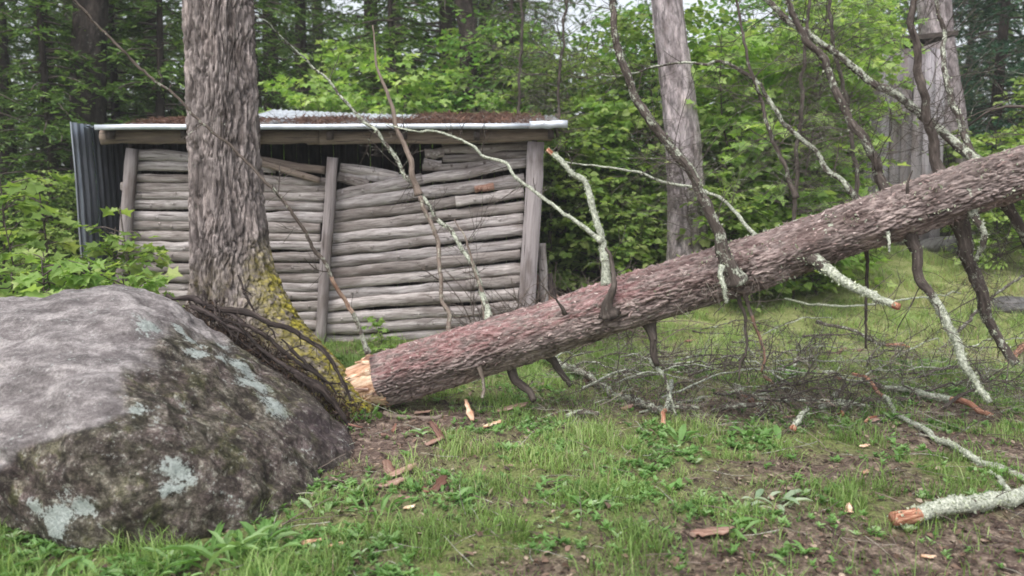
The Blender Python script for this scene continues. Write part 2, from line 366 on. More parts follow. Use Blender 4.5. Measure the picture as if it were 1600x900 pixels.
def m_ground():
    t = NTree('forest_soil'); o = t.obj()
    a = t.noise(o, 14, 8, 0.72); b = t.noise(o, 1.1, 5, 0.6); d = t.noise(o, 70, 6, 0.75)
    c = t.ramp(a, [(0.3, (0.035, 0.025, 0.022)), (0.45, (0.10, 0.072, 0.062)), (0.55, (0.19, 0.145, 0.12)), (0.68, (0.38, 0.31, 0.26))])
    c = t.mix(0.7, c, t.ramp(d, [(0.36, (0.3, 0.29, 0.28)), (0.64, (2.0, 1.9, 1.85))]), 'MULTIPLY')
    g = t.ramp(d, [(0.3, (0.06, 0.075, 0.02)), (0.5, (0.16, 0.20, 0.06)), (0.7, (0.32, 0.34, 0.14))])
    gm = t.math('MULTIPLY', t.ramp(t.math('ADD', a, t.math('MULTIPLY', b, 0.6)), [(0.66, 0.0), (0.84, 0.9)]), 1.0)
    gm = t.math('MAXIMUM', t.math('MULTIPLY', gm, t.attr('green')), t.math('MULTIPLY', t.attr('lawn'), 0.85))
    c = t.mix(gm, c, g)
    yl = t.ramp(t.noise(o, 3.5, 8, .75), [(0.36, (0.10, 0.13, 0.04)), (0.5, (0.25, 0.28, 0.10)), (0.64, (0.40, 0.40, 0.20))])
    c = t.mix(t.math('MULTIPLY', t.attr('lawn'), 0.75), c, yl)
    h = t.math('ADD', a, t.math('MULTIPLY', d, 0.5))
    t.bsdf(c, 0.95, t.bump(h, 1.0, 0.02), spec=0.15); return t.m
M['soil'] = m_ground()

def m_boulder():
    t = NTree('lichened_granite'); o = t.obj()
    fine = t.noise(o, 55, 6, 0.75); med = t.noise(o, 9, 7, 0.7); big = t.noise(o, 2.6, 5, 0.65)
    stre = t.noise(t.mp(o, (2.0, 5, 7)), 1.4, 6, 0.7)
    clean = t.ramp(stre, [(0.38, (0.16, 0.142, 0.14)), (0.5, (0.30, 0.272, 0.268)), (0.62, (0.48, 0.44, 0.432))])
    clean = t.mix(0.7, clean, t.ramp(fine, [(0.36, (0.5, 0.5, 0.5)), (0.64, (1.4, 1.4, 1.4))]), 'MULTIPLY')
    clean = t.mix(t.ramp(t.noise(t.mp(o, (3, 3, 12)), 1.3, 6, .75, .6), [(0.52, 0.0), (0.66, .7)]), clean, (0.13, 0.11, 0.11))
    clean = t.mix(t.ramp(med, [(0.60, 0.0), (0.70, 0.6)]), clean, (0.12, 0.105, 0.10))
    dark = t.ramp(med, [(0.3, (0.035, 0.032, 0.025)), (0.46, (0.085, 0.08, 0.06)), (0.58, (0.16, 0.135, 0.125)), (0.74, (0.27, 0.255, 0.225))])
    dark = t.mix(t.ramp(big, [(0.42, 0.0), (0.6, 0.6)]), dark, t.ramp(med, [(0.3, (0.05, 0.03, 0.032)), (0.7, (0.25, 0.19, 0.20))]))
    dark = t.mix(t.ramp(t.noise(o, 5, 6, 0.7, 0.5), [(0.52, 0.0), (0.60, 0.7)]), dark, t.ramp(med, [(0.3, (0.05, 0.06, 0.022)), (0.7, (0.17, 0.17, 0.08))]))
    spk = t.ramp(t.noise(o, 26, 5, 0.7), [(0.56, 0.0), (0.66, 1.0)])
    dark = t.mix(t.math('MULTIPLY', spk, 0.8), dark, (0.36, 0.37, 0.33))
    dark = t.mix(0.85, dark, t.ramp(fine, [(0.36, (0.3, 0.3, 0.3)), (0.64, (1.6, 1.6, 1.6))]), 'MULTIPLY')
    dark = t.mix(t.ramp(t.noise(o, 3.4, 6, 0.75, 0.8), [(0.52, 0.0), (0.62, .75)]), dark, (0.045, 0.035, 0.035))
    dark = t.mix(t.ramp(t.noise(t.mp(o, (2, 4, 5)), 1.6, 7, .75, .7), [(.50, 0.), (.62, .6)]), dark, t.ramp(fine, [(.36, (.12, .11, .085)), (.64, (.42, .39, .34))]))
    dark = t.mix(1.0, dark, t.ramp(t.noise(o, 13, 7, .72, .5), [(.36, (.30, .28, .26)), (.5, (.78, .75, .70)), (.64, (1.7, 1.65, 1.6))]), 'MULTIPLY')
    dark = t.mix(t.math('MULTIPLY', t.attr('wet'), 0.8), dark, t.ramp(med, [(0.35, (0.02, 0.016, 0.018)), (0.65, (0.12, 0.09, 0.105))]))
    c = t.mix(t.attr('lichcover'), clean, dark)
    pl = t.ramp(t.math('ADD', t.attr('pale'), t.math('ADD', t.math('MULTIPLY', t.math('SUBTRACT', med, 0.5), 2.4), t.math('MULTIPLY', t.math('SUBTRACT', fine, 0.5), 2.6))), [(0.36, 0.0), (0.66, 1.0)])
    pc = t.ramp(fine, [(0.3, (0.30, 0.35, 0.33)), (0.7, (0.58, 0.63, 0.60))])
    c = t.mix(t.math('MULTIPLY', pl, 0.9), c, pc)
    mm = t.ramp(t.math('ADD', t.attr('moss'), t.math('SUBTRACT', med, 0.5)), [(0.4, 0.0), (0.6, 0.85)])
    c = t.mix(mm, c, t.ramp(fine, [(0.3, (0.05, 0.055, 0.012)), (0.7, (0.20, 0.19, 0.05))]))
    h = t.math('ADD', t.math('MULTIPLY', med, 1.2), t.math('ADD', t.math('MULTIPLY', fine, 0.8), t.math('MULTIPLY', t.noise(o, 160, 4, .8), .35)))
    c = t.mix(0.5, c, t.ramp(t.noise(o, 190, 3, .8), [(.36, (.45, .45, .45)), (.64, (1.5, 1.5, 1.5))]), 'MULTIPLY')
    t.bsdf(c, 0.88, t.bump(h, 0.95, 0.022), spec=0.25); return t.m
M['boulder'] = m_boulder()
def m_rock():
    t = NTree('dark_rock'); o = t.obj()
    c = t.ramp(t.noise(o, 9, 7, 0.7), [(0.3, (0.05, 0.05, 0.05)), (0.7, (0.22, 0.21, 0.21))])
    t.bsdf(c, 0.9, t.bump(t.noise(o, 30, 5), 0.7, 0.02)); return t.m
M['rock'] = m_rock()

# ------------------------------------------------------------------ ground
def build_ground():
    def axis(lo, hi, fine_lo, fine_hi, step):
        a = list(np.arange(fine_lo, fine_hi, step)); s = step; x = a[-1]
        while x < hi: s *= 1.13; x += s; a.append(x)
        s = step; x = a[0]
        while x > lo: s *= 1.13; x -= s; a.insert(0, x)
        return np.array(a)
    xs = axis(-150, 150, -4.2, 5.5, 0.035); ys = axis(-40, 260, 2.4, 9.0, 0.035)
    X, Y = np.meshgrid(xs, ys); Z = height(X, Y)
    p = np.stack([X.ravel(), Y.ravel(), 0 * X.ravel()], 1)
    Z = Z + ((fbm(p * 22, 3, 9) - 0.5) * 0.028).reshape(X.shape) * (Y < 10)
    nx, ny = len(xs), len(ys)
    i = (np.arange(ny - 1)[:, None] * nx + np.arange(nx - 1)[None]).reshape(-1)
    f = np.stack([i, i + 1, i + nx + 1, i + nx], 1)
    mb = MB()
    gr = (1 - bare(X.ravel(), Y.ravel()))
    lawn = ss(6.2, 7.6, Y.ravel()) * ss(0.8, 2.2, X.ravel()) * (1 - ss(13, 18, Y.ravel()))
    mb.add(np.stack([X.ravel(), Y.ravel(), Z.ravel()], 1), [f], green=gr, lawn=lawn)
    return tag(mb.build('ground', M['soil']), kind='structure')
def bare(x, y):
    p = np.stack([x, y, 0 * x], 1); n = fbm(p * 1.6, 4, 21) - 0.5
    b = .92 * ss(-0.2, 0.45, n * 2.2 + (x - 1.75) * 0.50 - (y - 4.35) * 0.42)            # lower right
    b = b * (1 - ss(5.6, 6.6, y))
    b2 = np.exp(-(((x + 0.78 + (y - 4.6) * .15) / 0.42) ** 2 + ((y - 4.9) / 1.0) ** 2)) * 1.2  # strip beside the boulder
    b3 = np.exp(-(((x - 1.5) / 1.5) ** 2 + ((y - 5.75) / 0.5) ** 2)) * 0.95        # under the tangle of branches
    b4 = np.exp(-(((x + 0.5) / 0.55) ** 2 + ((y - 5.4) / 0.35) ** 2)) * 1.1        # below the break
    b5 = 1 - ss(-5.0, -3.0, -np.abs(x + 2) * 0 - y + 3.2) if False else 0 * x
    b6 = ss(0.12, 0.35, n) * 0.55
    wood = ss(8.5, 10.5, y) * (1 - ss(0.8, 2.4, x))
    return np.clip(np.maximum.reduce([b, b2, b3, b4, b6, wood]), 0, 1)
ground = build_ground()

# ------------------------------------------------------------------ boulder
def build_boulder():
    import bmesh
    H = [PY(60, 462, 5.1), PY(190, 454, 5.1), PY(265, 470, 5.1), PY(335, 508, 5.1), PY(400, 556, 5.1), PY(450, 598, 5.1), PY(505, 645, 5.05), PY(524, 678, 5.0),
         PY(530, 708, 4.62), PY(500, 752, 4.15), PY(442, 802, 3.72), PY(345, 842, 3.45), PY(230, 864, 3.30), PY(108, 862, 3.30), PY(5, 812, 3.50),
         PY(300, 715, 3.50), PY(160, 680, 3.34), PY(185, 585, 3.66), PY(212, 492, 4.25), PY(55, 750, 3.38), PY(400, 700, 4.0), PY(470, 640, 4.55),
         PY(-250, 500, 4.9), PY(-420, 640, 4.5), PY(-250, 770, 3.95), PY(-100, 475, 5.7), PY(240, 490, 5.5), PY(440, 640, 5.4), PY(-350, 560, 5.6)]
    bot = [(-1.25, 4.9, -.35), (-1.6, 4.45, -.4), (-1.9, 4.2, -.35), (-2.4, 4.3, -.3), (-3.6, 4.6, -.3), (-3.6, 5.5, -.3), (-1.3, 5.6, -.3)]
    bm = bmesh.new()
    for p in H + [np.array(b) for b in bot]: bm.verts.new(p)
    r = bmesh.ops.convex_hull(bm, input=bm.verts)
    junk = [e for e in r['geom_interior'] if isinstance(e, bmesh.types.BMVert)] + [e for e in r['geom_unused'] if isinstance(e, bmesh.types.BMVert)]
    bmesh.ops.delete(bm, geom=list(set(junk)), context='VERTS')
    bmesh.ops.triangulate(bm, faces=bm.faces)
    for _ in range(5):
        long = [e for e in bm.edges if e.calc_length() > 0.09]
        if not long: break
        bmesh.ops.subdivide_edges(bm, edges=long, cuts=1, use_grid_fill=False)
        bmesh.ops.triangulate(bm, faces=[f for f in bm.faces if len(f.verts) > 3])
        for _ in range(1): bmesh.ops.smooth_vert(bm, verts=bm.verts, factor=0.18, use_axis_x=True, use_axis_y=True, use_axis_z=True)
    for _ in range(2):
        bmesh.ops.subdivide_edges(bm, edges=bm.edges, cuts=1, use_grid_fill=True)
        bmesh.ops.smooth_vert(bm, verts=bm.verts, factor=0.5, use_axis_x=True, use_axis_y=True, use_axis_z=True)
    bm.normal_update()
    V = np.array([v.co for v in bm.verts]); N = np.array([v.normal for v in bm.verts])
    Fc = np.array([[v.index for v in f.verts] for f in bm.faces if len(f.verts) == 3]); bm.free()
    c = V.mean(0); V = c + (V - c) * 1.03
    dsp = (fbm(V * 1.6, 3, 31) - 0.5) * 0.13 + (fbm(V * 6, 4, 32) - 0.5) * 0.07 + (np.abs(fbm(V * np.array([2, 3, 4.5]), 3, 33) - .5) - .1) * .16 + (fbm(V * 28, 3, 34) - .5) * .018
    # ledge: a crack running down the mottled side
    V = V + N * dsp[:, None]
    dk = np.exp(-((V - PY(470, 700, 4.55)) ** 2).sum(1) / .10)  # rock colour darkens around one spot low on the right side
    # colour zones: clean left face / lichened right side, split by a slanting line on the rock
    a = PY(215, 490, 4.25); b = PY(165, 660, 3.36); e = PY(45, 715, 3.40)
    line = np.interp(-V[:, 2], [-0.95, -a[2], -b[2], -e[2], 0.2], [a[0] + .10, a[0], b[0], e[0] - .1, e[0] - .8])
    w = (fbm(V * 4, 4, 41) - 0.5) * 0.30
    lc = ss(-0.03, 0.035, V[:, 0] - line + w * .7)
    top = ss(0.80, 0.90, V[:, 2] + w * .3) * ss(-1.6, -1.9, V[:, 0]); lc = lc * (1 - top * 0.8)
    pale = np.zeros(len(V)); warp = V + (np.stack([fbm(V * 5, 3, 51), fbm(V * 5, 3, 52), fbm(V * 5, 3, 53)], 1) - .5) * .15
    for (u, v, Y, ra) in ((278, 512, 4.9, .05), (296, 530, 4.8, .065), (310, 556, 4.75, .065), (350, 565, 4.75, .07), (380, 575, 4.7, .10), (398, 602, 4.6, .085), (425, 632, 4.55, .08), (215, 640, 3.8, .04),
                          (100, 812, 3.34, .075), (140, 800, 3.34, .05), (60, 790, 3.40, .05), (262, 770, 3.45, .035), (272, 740, 3.5, .045), (284, 752, 3.5, .03), (235, 515, 4.8, .05), (345, 540, 4.8, .05)):
        q = PY(u, v, Y); W = V - CAM; dp = W[:, 1] * math.cos(PITCH) - W[:, 2] * math.sin(PITCH); up_ = W[:, 1] * math.sin(PITCH) + W[:, 2] * math.cos(PITCH)
        k = np.argmin((800 + F * W[:, 0] / dp - u) ** 2 + (450 - F * up_ / dp - v) ** 2 + 1e5 * ((N * W).sum(1) > 0)); q = V[k]   # the point of the rock this patch grows on
        pale = np.maximum(pale, np.exp(-((warp - q) ** 2).sum(1) / (2 * (ra * 0.75) ** 2)))
    moss = ss(-1.9, -1.3, V[:, 0]) * ss(0.45, 0.8, N[:, 2]) * 0.42
    mb = MB(); mb.add(V, [Fc], wet=dk, lichcover=lc, pale=pale * 1.15, moss=moss)
    o = mb.build('boulder', M['boulder'], base=(-2.3, 4.6, 0))
    return tag(o, 'huge granite boulder, clean pinkish face at left, mottled lichen and moss at right', 'boulder')
boulder = build_boulder()

# ------------------------------------------------------------------ standing tree with buttress
def bark_tube(mb, C, rfun, nth, amp, cell, seed, stretch=5.0, red=None, lich=None, moss=None, warp=0.35, ampf=None):
    n = len(C); T, Nn, B = frames(C); ln = np.concatenate([[0], np.cumsum(np.linalg.norm(np.diff(C, axis=0), axis=1))])
    th = np.linspace(0, 2 * math.pi, nth, endpoint=False)
    TH, S = np.meshgrid(th, ln)
    rr = rfun(TH, S)
    r0 = np.median(rr, axis=1)[:, None] * np.ones_like(rr)
    g = np.stack([S, rr * np.cos(TH), rr * np.sin(TH)], -1).reshape(-1, 3)
    wv = np.stack([fbm(g * 4, 2, seed), fbm(g * 4, 2, seed + 1), fbm(g * 4, 2, seed + 2)], 1) - .5
    q = g / cell * np.array([1 / stretch, 1, 1]) + wv * warp * 4
    f1, f2, cid = worley(q, seed)
    ridge = ss(0.0, 0.30, f2 - f1)
    fq = g / cell * np.array([0.16 / (stretch / 5), .75, .75]) + wv * 3
    fur = ss(0.0, 0.17, np.abs(fbm(fq, 3, seed + 5, .55) - 0.5))
    fine = fbm(g * np.array([26, 90, 90]), 3, seed + 9); mid_ = fbm(g * np.array([9, 34, 34]), 3, seed + 11)
    am2 = 1.0 if ampf is None else ampf(TH, S).ravel()
    h = am2 * (fur * 0.75 + ridge * (.12 + .22 * cid) + (fine - .5) * 0.75 + (mid_ - .5) * 1.0) * amp
    ridge = fur * .75 + ridge * .25
    RR = rr + h.reshape(rr.shape)
    V = C[:, None, :] + (Nn[:, None, :] * np.cos(TH)[..., None] + B[:, None, :] * np.sin(TH)[..., None]) * RR[..., None]
    k = lambda f: 0.0 if f is None else f(TH, S, V).ravel()
    mb.add(V.reshape(-1, 3), [grid_faces(n, nth)], gc=g, ridge=np.clip(ridge * .7 + fine * .5 - .1, 0, 1), cell=cid, red=k(red), lich=k(lich), moss=k(moss))
    return V
def build_standing():
    base = np.array([-2.14, 5.95, 0.25]); root = thing('standing_tree', 'tall live tree with furrowed grey bark rising behind the boulder, mossy flared base', 'tree', base)
    zs = np.concatenate([np.linspace(0.0, 1.25, 170, endpoint=False), np.linspace(1.25, 3.4, 210, endpoint=False), np.linspace(3.4, 8, 120)])
    top = PY(338, 0, 5.95)
    C = np.stack([np.interp(zs, [0, 1.2, top[2], 8], [-2.12, -2.135, top[0], -2.28]), np.interp(zs, [0, 8], [5.95, 6.1]), zs], 1)
    # frames() on a vertical axis uses x as reference, so theta 0 is +x and theta runs towards +y
    phi = -R(25)
    def rf(TH, S):
        z = S
        r = 0.218 + 0.02 * np.exp(-z / 1.5) - 0.012 * np.clip(z - 3, 0, 9)
        d = (TH - phi + math.pi) % (2 * math.pi) - math.pi
        A = np.interp(z, [0, .15, .3, .45, .6, .75, .95, 1.15, 1.5, 2.0, 3], [1.02, .90, .74, .56, .40, .28, .15, .085, .04, .012, 0])
        wdt = np.interp(z, [0, .6, 1.2, 2], [0.46, 0.66, .95, 1.2])
        r = r + A * np.exp(-(d / wdt) ** 2)
        for ph, am, ww in ((R(185), .30, .4), (R(235), .22, .35), (R(60), .30, .4), (R(120), .28, .35), (R(292), .16, .35)):
            dd = (TH - ph + math.pi) % (2 * math.pi) - math.pi
            r = r + am * np.exp(-np.clip(z - .35, 0, 9) / .22) * np.exp(-(dd / ww) ** 2) * (z < 9)
        return r + 0.014 * np.sin(3 * TH + z * 0.8) + 0.008 * np.sin(7 * TH - z)
    def moss(TH, S, V):
        d = (TH - phi + math.pi) % (2 * math.pi) - math.pi
        return np.clip(ss(1.30, 0.75, S) * ss(1.15, 0.35, np.abs(d - 0.55)) * 1.1 + 0.12 * ss(1.2, .8, S), 0, 1)
    mb = MB()
    bark_tube(mb, C, rf, 480, 0.026, 0.024, 100, 6.0, moss=moss, lich=lambda TH, S, V: np.full(TH.shape, .25))
    mb.build('trunk', M['bark'], root)
    # roots sprawling over the boulder's shoulder
    def rt(pts, r, seed, mat='root'):
        m = MB(); tube(m, [PY(p[0], p[1], p[2] + .06) for p in pts], [x * .46 for x in r], 70, 9, 0.7, 12, seed, wob=0.035)
        C_ = catmull([PY(*p) for p in pts], 40); twigs(m, C_, 4, .16, .004, seed, 1, .8); m.build('root', M[mat], root)
    rt([(330, 482, 5.3), (385, 486, 5.25), (430, 508, 5.2), (470, 522, 5.18), (505, 552, 5.15), (532, 592, 5.12), (545, 625, 5.1)], [.05, .046, .04, .036, .030, .026, .02], 1)
    rt([(300, 478, 5.25), (345, 498, 5.2), (400, 536, 5.16), (450, 572, 5.12), (495, 602, 5.1), (530, 640, 5.08)], [.04, .036, .03, .035, .04, .025], 2)
    rt([(350, 500, 5.22), (405, 520, 5.2), (450, 555, 5.16), (490, 585, 5.12), (525, 615, 5.1)], [.03, .028, .03, .026, .016], 3)
    rt([(335, 470, 5.3), (350, 505, 5.2), (395, 545, 5.14), (430, 575, 5.1)], [.016, .014, .012, .008], 4)
    rt([(260, 462, 5.4), (300, 470, 5.35), (350, 486, 5.3), (385, 506, 5.25)], [.035, .04, .034, .03], 7)
    rt([(372, 430, 5.55), (382, 462, 5.42), (410, 500, 5.3), (432, 530, 5.2)], [.016, .018, .014, .01], 11)
    rt([(318, 455, 5.5), (330, 486, 5.35), (372, 508, 5.22), (402, 545, 5.14)], [.022, .02, .016, .01], 12)
    rt([(440, 530, 5.25), (475, 562, 5.18), (505, 590, 5.14), (520, 622, 5.1)], [.02, .024, .02, .012], 13)
    rt([(290, 462, 5.45), (310, 490, 5.3), (330, 512, 5.2), (342, 530, 5.12)], [.014, .014, .01, .006], 14)
    rt([(400, 560, 5.15), (440, 592, 5.1), (470, 620, 5.08), (500, 640, 5.05)], [.02, .026, .022, .012], 15)
    rt([(460, 585, 5.12), (500, 612, 5.08), (530, 640, 5.06), (548, 668, 5.04)], [.035, .05, .045, .025], 8)
    rg = np.random.default_rng(8); N = 3200; t = rg.random(N)
    p = np.stack([np.interp(t, [0, 1], [PY(290, 480, 5.35)[k], PY(545, 655, 5.15)[k]]) for k in range(3)], 1) + rg.normal(0, 1, (N, 3)) * np.array([.08, .09, .05]) + np.array([0, .10, -.02])
    d = unit(rg.normal(0, 1, (N, 3)) + np.array([.6, 0, -.5])) * rg.uniform(.015, .06, (N, 1)); s = unit(np.cross(d, rg.normal(0, 1, (N, 3)))) * rg.uniform(.004, .016, (N, 1))
    m = MB(); scatter(m, LEAF6, p, d, s, tint=rg.random(N) ** 3 * .7); q = m.build('root_litter', M['litter'], root, smooth=False); q['kind'] = 'stuff'
    return root

# ------------------------------------------------------------------ twigs and lichen tufts
def grow(mb, p, d, L, r, depth, rg, droop=0.0, **att):
    n = 6 if depth else 5
    pts = [p]; dd = d / np.linalg.norm(d)
    for k in range(n - 1):
        dd = dd + rg.normal(0, 0.13, 3) + np.array([0, 0, -droop * 0.1]); dd /= np.linalg.norm(dd); pts.append(pts[-1] + dd * L / (n - 1))
    pts = np.array(pts)
    tube(mb, pts, [r, r * 0.55], 7, 4 if r > 0.004 else 3, seed=int(rg.integers(999)), cap=False, **att)
    if depth > 0:
        for _ in range(int(rg.integers(2, 6))):
            k = int(rg.integers(1, n - 1)); side = rg.normal(0, 1, 3); t = pts[k] - pts[k - 1]; t /= np.linalg.norm(t)
            side -= t * side.dot(t); side /= np.linalg.norm(side)
            grow(mb, pts[k], t * 0.7 + side * 0.8, L * rg.uniform(0.35, 0.65), r * 0.55, depth - 1, rg, droop, **att)
def twigs(mb, C, n, L, r, seed, depth=1, droop=0.0, lo=0.1, hi=0.98, bias=None, **att):
    rg = np.random.default_rng(seed)
    for _ in range(n):
        k = int(rg.uniform(lo, hi) * (len(C) - 1)); t = C[min(k + 1, len(C) - 1)] - C[max(k - 1, 0)]; t /= np.linalg.norm(t)
        s = rg.normal(0, 1, 3); s -= t * s.dot(t); s /= np.linalg.norm(s)
        if bias is not None: s = s + np.array(bias); s /= np.linalg.norm(s)
        grow(mb, C[k], t * 0.45 + s, L * rg.uniform(0.4, 1.2), r * rg.uniform(.6, 1.3), depth, rg, droop, **att)
def tufts(mb, C, rr, n, size, seed, mask=None):
    rg = np.random.default_rng(seed); K = rg.integers(0, len(C) - 1, n * 2)
    if mask is not None:
        tt = K / (len(C) - 1); K = K[rg.random(len(K)) < mask(tt)]
    K = K[:n]; n = len(K)
    if not n: return
    T, N, B = frames(C); th = rg.uniform(0, 2 * math.pi, n)
    out = N[K] * np.cos(th)[:, None] + B[K] * np.sin(th)[:, None]
    p = C[K] + out * (rr[K] * 0.92)[:, None] + T[K] * rg.uniform(-.5, .5, n)[:, None] * np.linalg.norm(C[1] - C[0])
    d = unit(out * rg.uniform(.5, 1.2, (n, 1)) + rg.normal(0, .7, (n, 3))) * (size * rg.uniform(.5, 1.4, n))[:, None]
    s = unit(np.cross(d, rg.normal(0, 1, (n, 3)))) * (size * rg.uniform(.5, 1.2, n))[:, None]
    scatter(mb, LEAF6, p, d, s, tint=np.clip(rg.normal(.5, .22, n), 0, 1))

def make_branch(parent, pts, r, lich=0.4, tw=0, twl=0.35, wood=None, tan=0.0, seed=1, name='branch', n=None, droop=0.0, tuf=0, rough=0.2, bias=None, depth=1, twr=0.0035, sides=10, base=None, wob=0.04, twlich=.35):
    mb = MB(); P3 = np.array(pts)
    L = np.linalg.norm(np.diff(P3, axis=0), axis=1).sum()
    n = n or int(max(14, L / 0.022))
    r = [x * (.80 if tuf else .9) for x in r]
    lf = lich if callable(lich) else (lambda t, l=lich: np.full(len(t), l))
    w = (lambda t: np.zeros(len(t))) if wood is None else wood
    C, T, rr = tube(mb, P3, r, n, sides, rough, 14, seed, wob=wob, collar=.7 if name in ('branch', 'snag') else 0.001, lich=lf, wood=w, tan=tan)
    o = mb.build(name, M['branch'], parent, base=base)
    if tw:
        m = MB(); twigs(m, C, tw, twl, twr, seed + 50, depth, droop, bias=bias, lich=twlich, tan=0.0, wood=0.0)
        q = m.build('twigs', M['branch'], o); q['kind'] = 'stuff'
    if tuf:
        m = MB(); tufts(m, C, rr, tuf, 0.014 if max(r) > .02 else 0.009, seed + 90, lf)
        if m.v: q = m.build('lichen', M['lichen'], o, smooth=False); q['kind'] = 'stuff'
    return o
endw = lambda a, b=1.01: (lambda t: ((t > a) & (t < b)).astype(float))

standing = build_standing()

# ------------------------------------------------------------------ fallen tree
def build_fallen():
    ax = [PY(598, 594, 5.62), PY(750, 546, 5.50), PY(900, 499, 5.38), PY(1050, 452, 5.26), PY(1200, 403, 5.14), PY(1350, 350, 5.02), PY(1500, 299, 4.92), PY(1620, 262, 4.84), PY(1900, 180, 4.66), PY(2300, 70, 4.45)]
    root = thing('fallen_tree', 'snapped trunk with peeling reddish bark lying propped across the clearing, splintered at left', 'fallen tree', ax[0])
    L = 7.4; C = catmull(ax, 900); ln = np.concatenate([[0], np.cumsum(np.linalg.norm(np.diff(C, axis=0), axis=1))])
    # finer spacing where the photo looks
    C = np.stack([np.interp(np.concatenate([np.linspace(0, 4.9, 820, endpoint=False), np.linspace(4.9, ln[-1], 90)]), ln, C[:, k]) for k in range(3)], 1)
    knots = [(1.72, 1.2, .05), (2.55, .9, .05), (3.35, 1.3, .045), (4.05, .7, .06), (3.0, -.3, .03)]
    def rf(TH, S):
        r = np.interp(S, [0, .3, 1.3, 2.5, 3.6, 4.7, 8.2], [.186, .182, .162, .163, .160, .152, .10])
        r = r + 0.010 * np.sin(2 * TH + S * 1.3) + 0.007 * np.sin(5 * TH - S * 2.1) + .012 * (vn(np.stack([S.ravel() * 2.2, 0 * S.ravel(), 0 * S.ravel()], 1), 4).reshape(S.shape) - .5)
        for s0, t0, a in knots:
            d = (TH - t0 + math.pi) % (2 * math.pi) - math.pi
            r = r + a * .5 * np.exp(-((S - s0) / .09) ** 2 - (d / .45) ** 2)
        return r
    def red(TH, S, V):   # freshly rubbed, peeled bark on the upper flank near the break
        mid = V.mean(1)[:, None, :]; up = (V - mid)[..., 2] / .16; fr = -(V - mid)[..., 1] / .16
        return np.clip(ss(-0.15, 0.45, up) * (1 - ss(1.5, 2.4, S)) + .25 * ss(-.5, .3, up) * (1 - ss(2.5, 4, S)), 0, 1)
    def lich(TH, S, V):
        return np.clip(.45 + .9 * ss(2, 3, S), 0, 1.3)
    mb = MB(); V = bark_tube(mb, C, rf, 300, 0.017, 0.017, 200, 3.2, red=red, lich=lich, warp=.45, ampf=lambda TH, S: .45 + .55 * ss(.42, .56, fbm(np.stack([S.ravel() * 1.6, np.cos(TH.ravel()) * .9, np.sin(TH.ravel()) * .9], 1), 3, 8)).reshape(S.shape))
    mb.build('trunk', M['bark_log'], root)
    # loose plates of bark lifting off the surface
    rg = np.random.default_rng(3); N = 2600
    si = rg.integers(2, 800, N); ti = rg.integers(0, 300, N); p = V[si, ti]
    out = unit(p - V[si].mean(1)); tdir = unit(V[np.minimum(si + 1, 900), ti] - p)
    d = unit(tdir * rg.choice([-1, 1], N)[:, None] + out * rg.uniform(.05, .45, N)[:, None] + rg.normal(0, .15, (N, 3))) * rg.uniform(.012, .045, N)[:, None]
    s = unit(np.cross(d, out)) * rg.uniform(.006, .02, N)[:, None]
    up = out[:, 2]; m = MB()
    scatter(m, LEAF6, p - out * .002, d, s, gc=0.0) if False else None
    fl = MB(); tv, tf = LEAF6
    scatter(fl, LEAF6, p - out * .002, d, s, tint=np.clip(rg.normal(.45, .25, N) + .25 * (up > .2), 0, 1))
    q = fl.build('bark_flakes', M['flake'], root, smooth=False); q['kind'] = 'stuff'
    # pale lichen tufts on the trunk
    m = MB(); K = 700; si = np.concatenate([rg.integers(260, 420, 100), rg.integers(430, 800, 600)]); ti = rg.integers(0, 300, K)
    cl = rg.integers(0, 70, K); csi = rg.integers(340, 800, 70); cti = rg.integers(0, 300, 70)
    si = np.clip(csi[cl] + rg.normal(0, 5, K), 0, 890).astype(int); ti = ((cti[cl] + rg.normal(0, 5, K)) % 300).astype(int)
    p = V[si, ti]; out = unit(p - V[si].mean(1))
    d = unit(out + rg.normal(0, .8, (K, 3))) * rg.uniform(.008, .025, K)[:, None]; s = unit(np.cross(d, rg.normal(0, 1, (K, 3)))) * rg.uniform(.008, .022, K)[:, None]
    scatter(m, LEAF6, p, d, s, tint=np.clip(rg.normal(.6, .2, K), 0, 1))
    q = m.build('lichen', M['lichen'], root, smooth=False); q['kind'] = 'stuff'

    # splintered break
    T, Nn, B = frames(C); ax0 = -T[0]
    mb = MB(); nr, nt = 44, 140; th = np.linspace(0, 2 * math.pi, nt, endpoint=False)
    rows = []; gc = []; rg = np.random.default_rng(11)
    q = np.stack([np.cos(th) * 2.2, np.sin(th) * 2.2, 0 * th], 1); q2 = np.stack([np.cos(th) * 6, np.sin(th) * 6, 0 * th], 1)
    rim = 0.02 + 0.10 * fbm(q, 3, 61) + 0.07 * vn(q2, 62)
    C0 = C[0] + T[0] * 0.03
    for k in range(nr):
        f = k / (nr - 1)                       # 0 = where the bark ends, 1 = centre
        rad = 0.187 * (1 - f ** 1.6) if f > .35 else 0.187 * (1 - .35 ** 1.6 * (f / .35))
        pr = np.stack([np.cos(th) * rad * 26, np.sin(th) * rad * 26, np.full(nt, 2.0)], 1)
        jag = (fbm(pr * .5, 3, 63) ** 1.7 * 0.50) + 0.10 * vn(pr * 1.3, 64) ** 2
        dome = rim * ss(0, .35, f) + jag * ss(.15, .6, f) + 0.07 * ss(0, .5, f)
        up = (Nn[0] * 0 + np.array([0, 0, 1.0]))
        D = Nn[0][None] * np.cos(th)[:, None] + B[0][None] * np.sin(th)[:, None]
        rows.append(C0 + D * rad + ax0[None] * (dome[:, None] * 1.8) - (D @ up)[:, None] * 0 )
        gc.append(np.stack([dome + 0 * th, np.cos(th) * rad, np.sin(th) * rad], 1))
    mb.add(np.concatenate(rows), [grid_faces(nr, nt)], gc=np.concatenate(gc))
    be = mb.build('broken_end', M['split'], root, smooth=False)
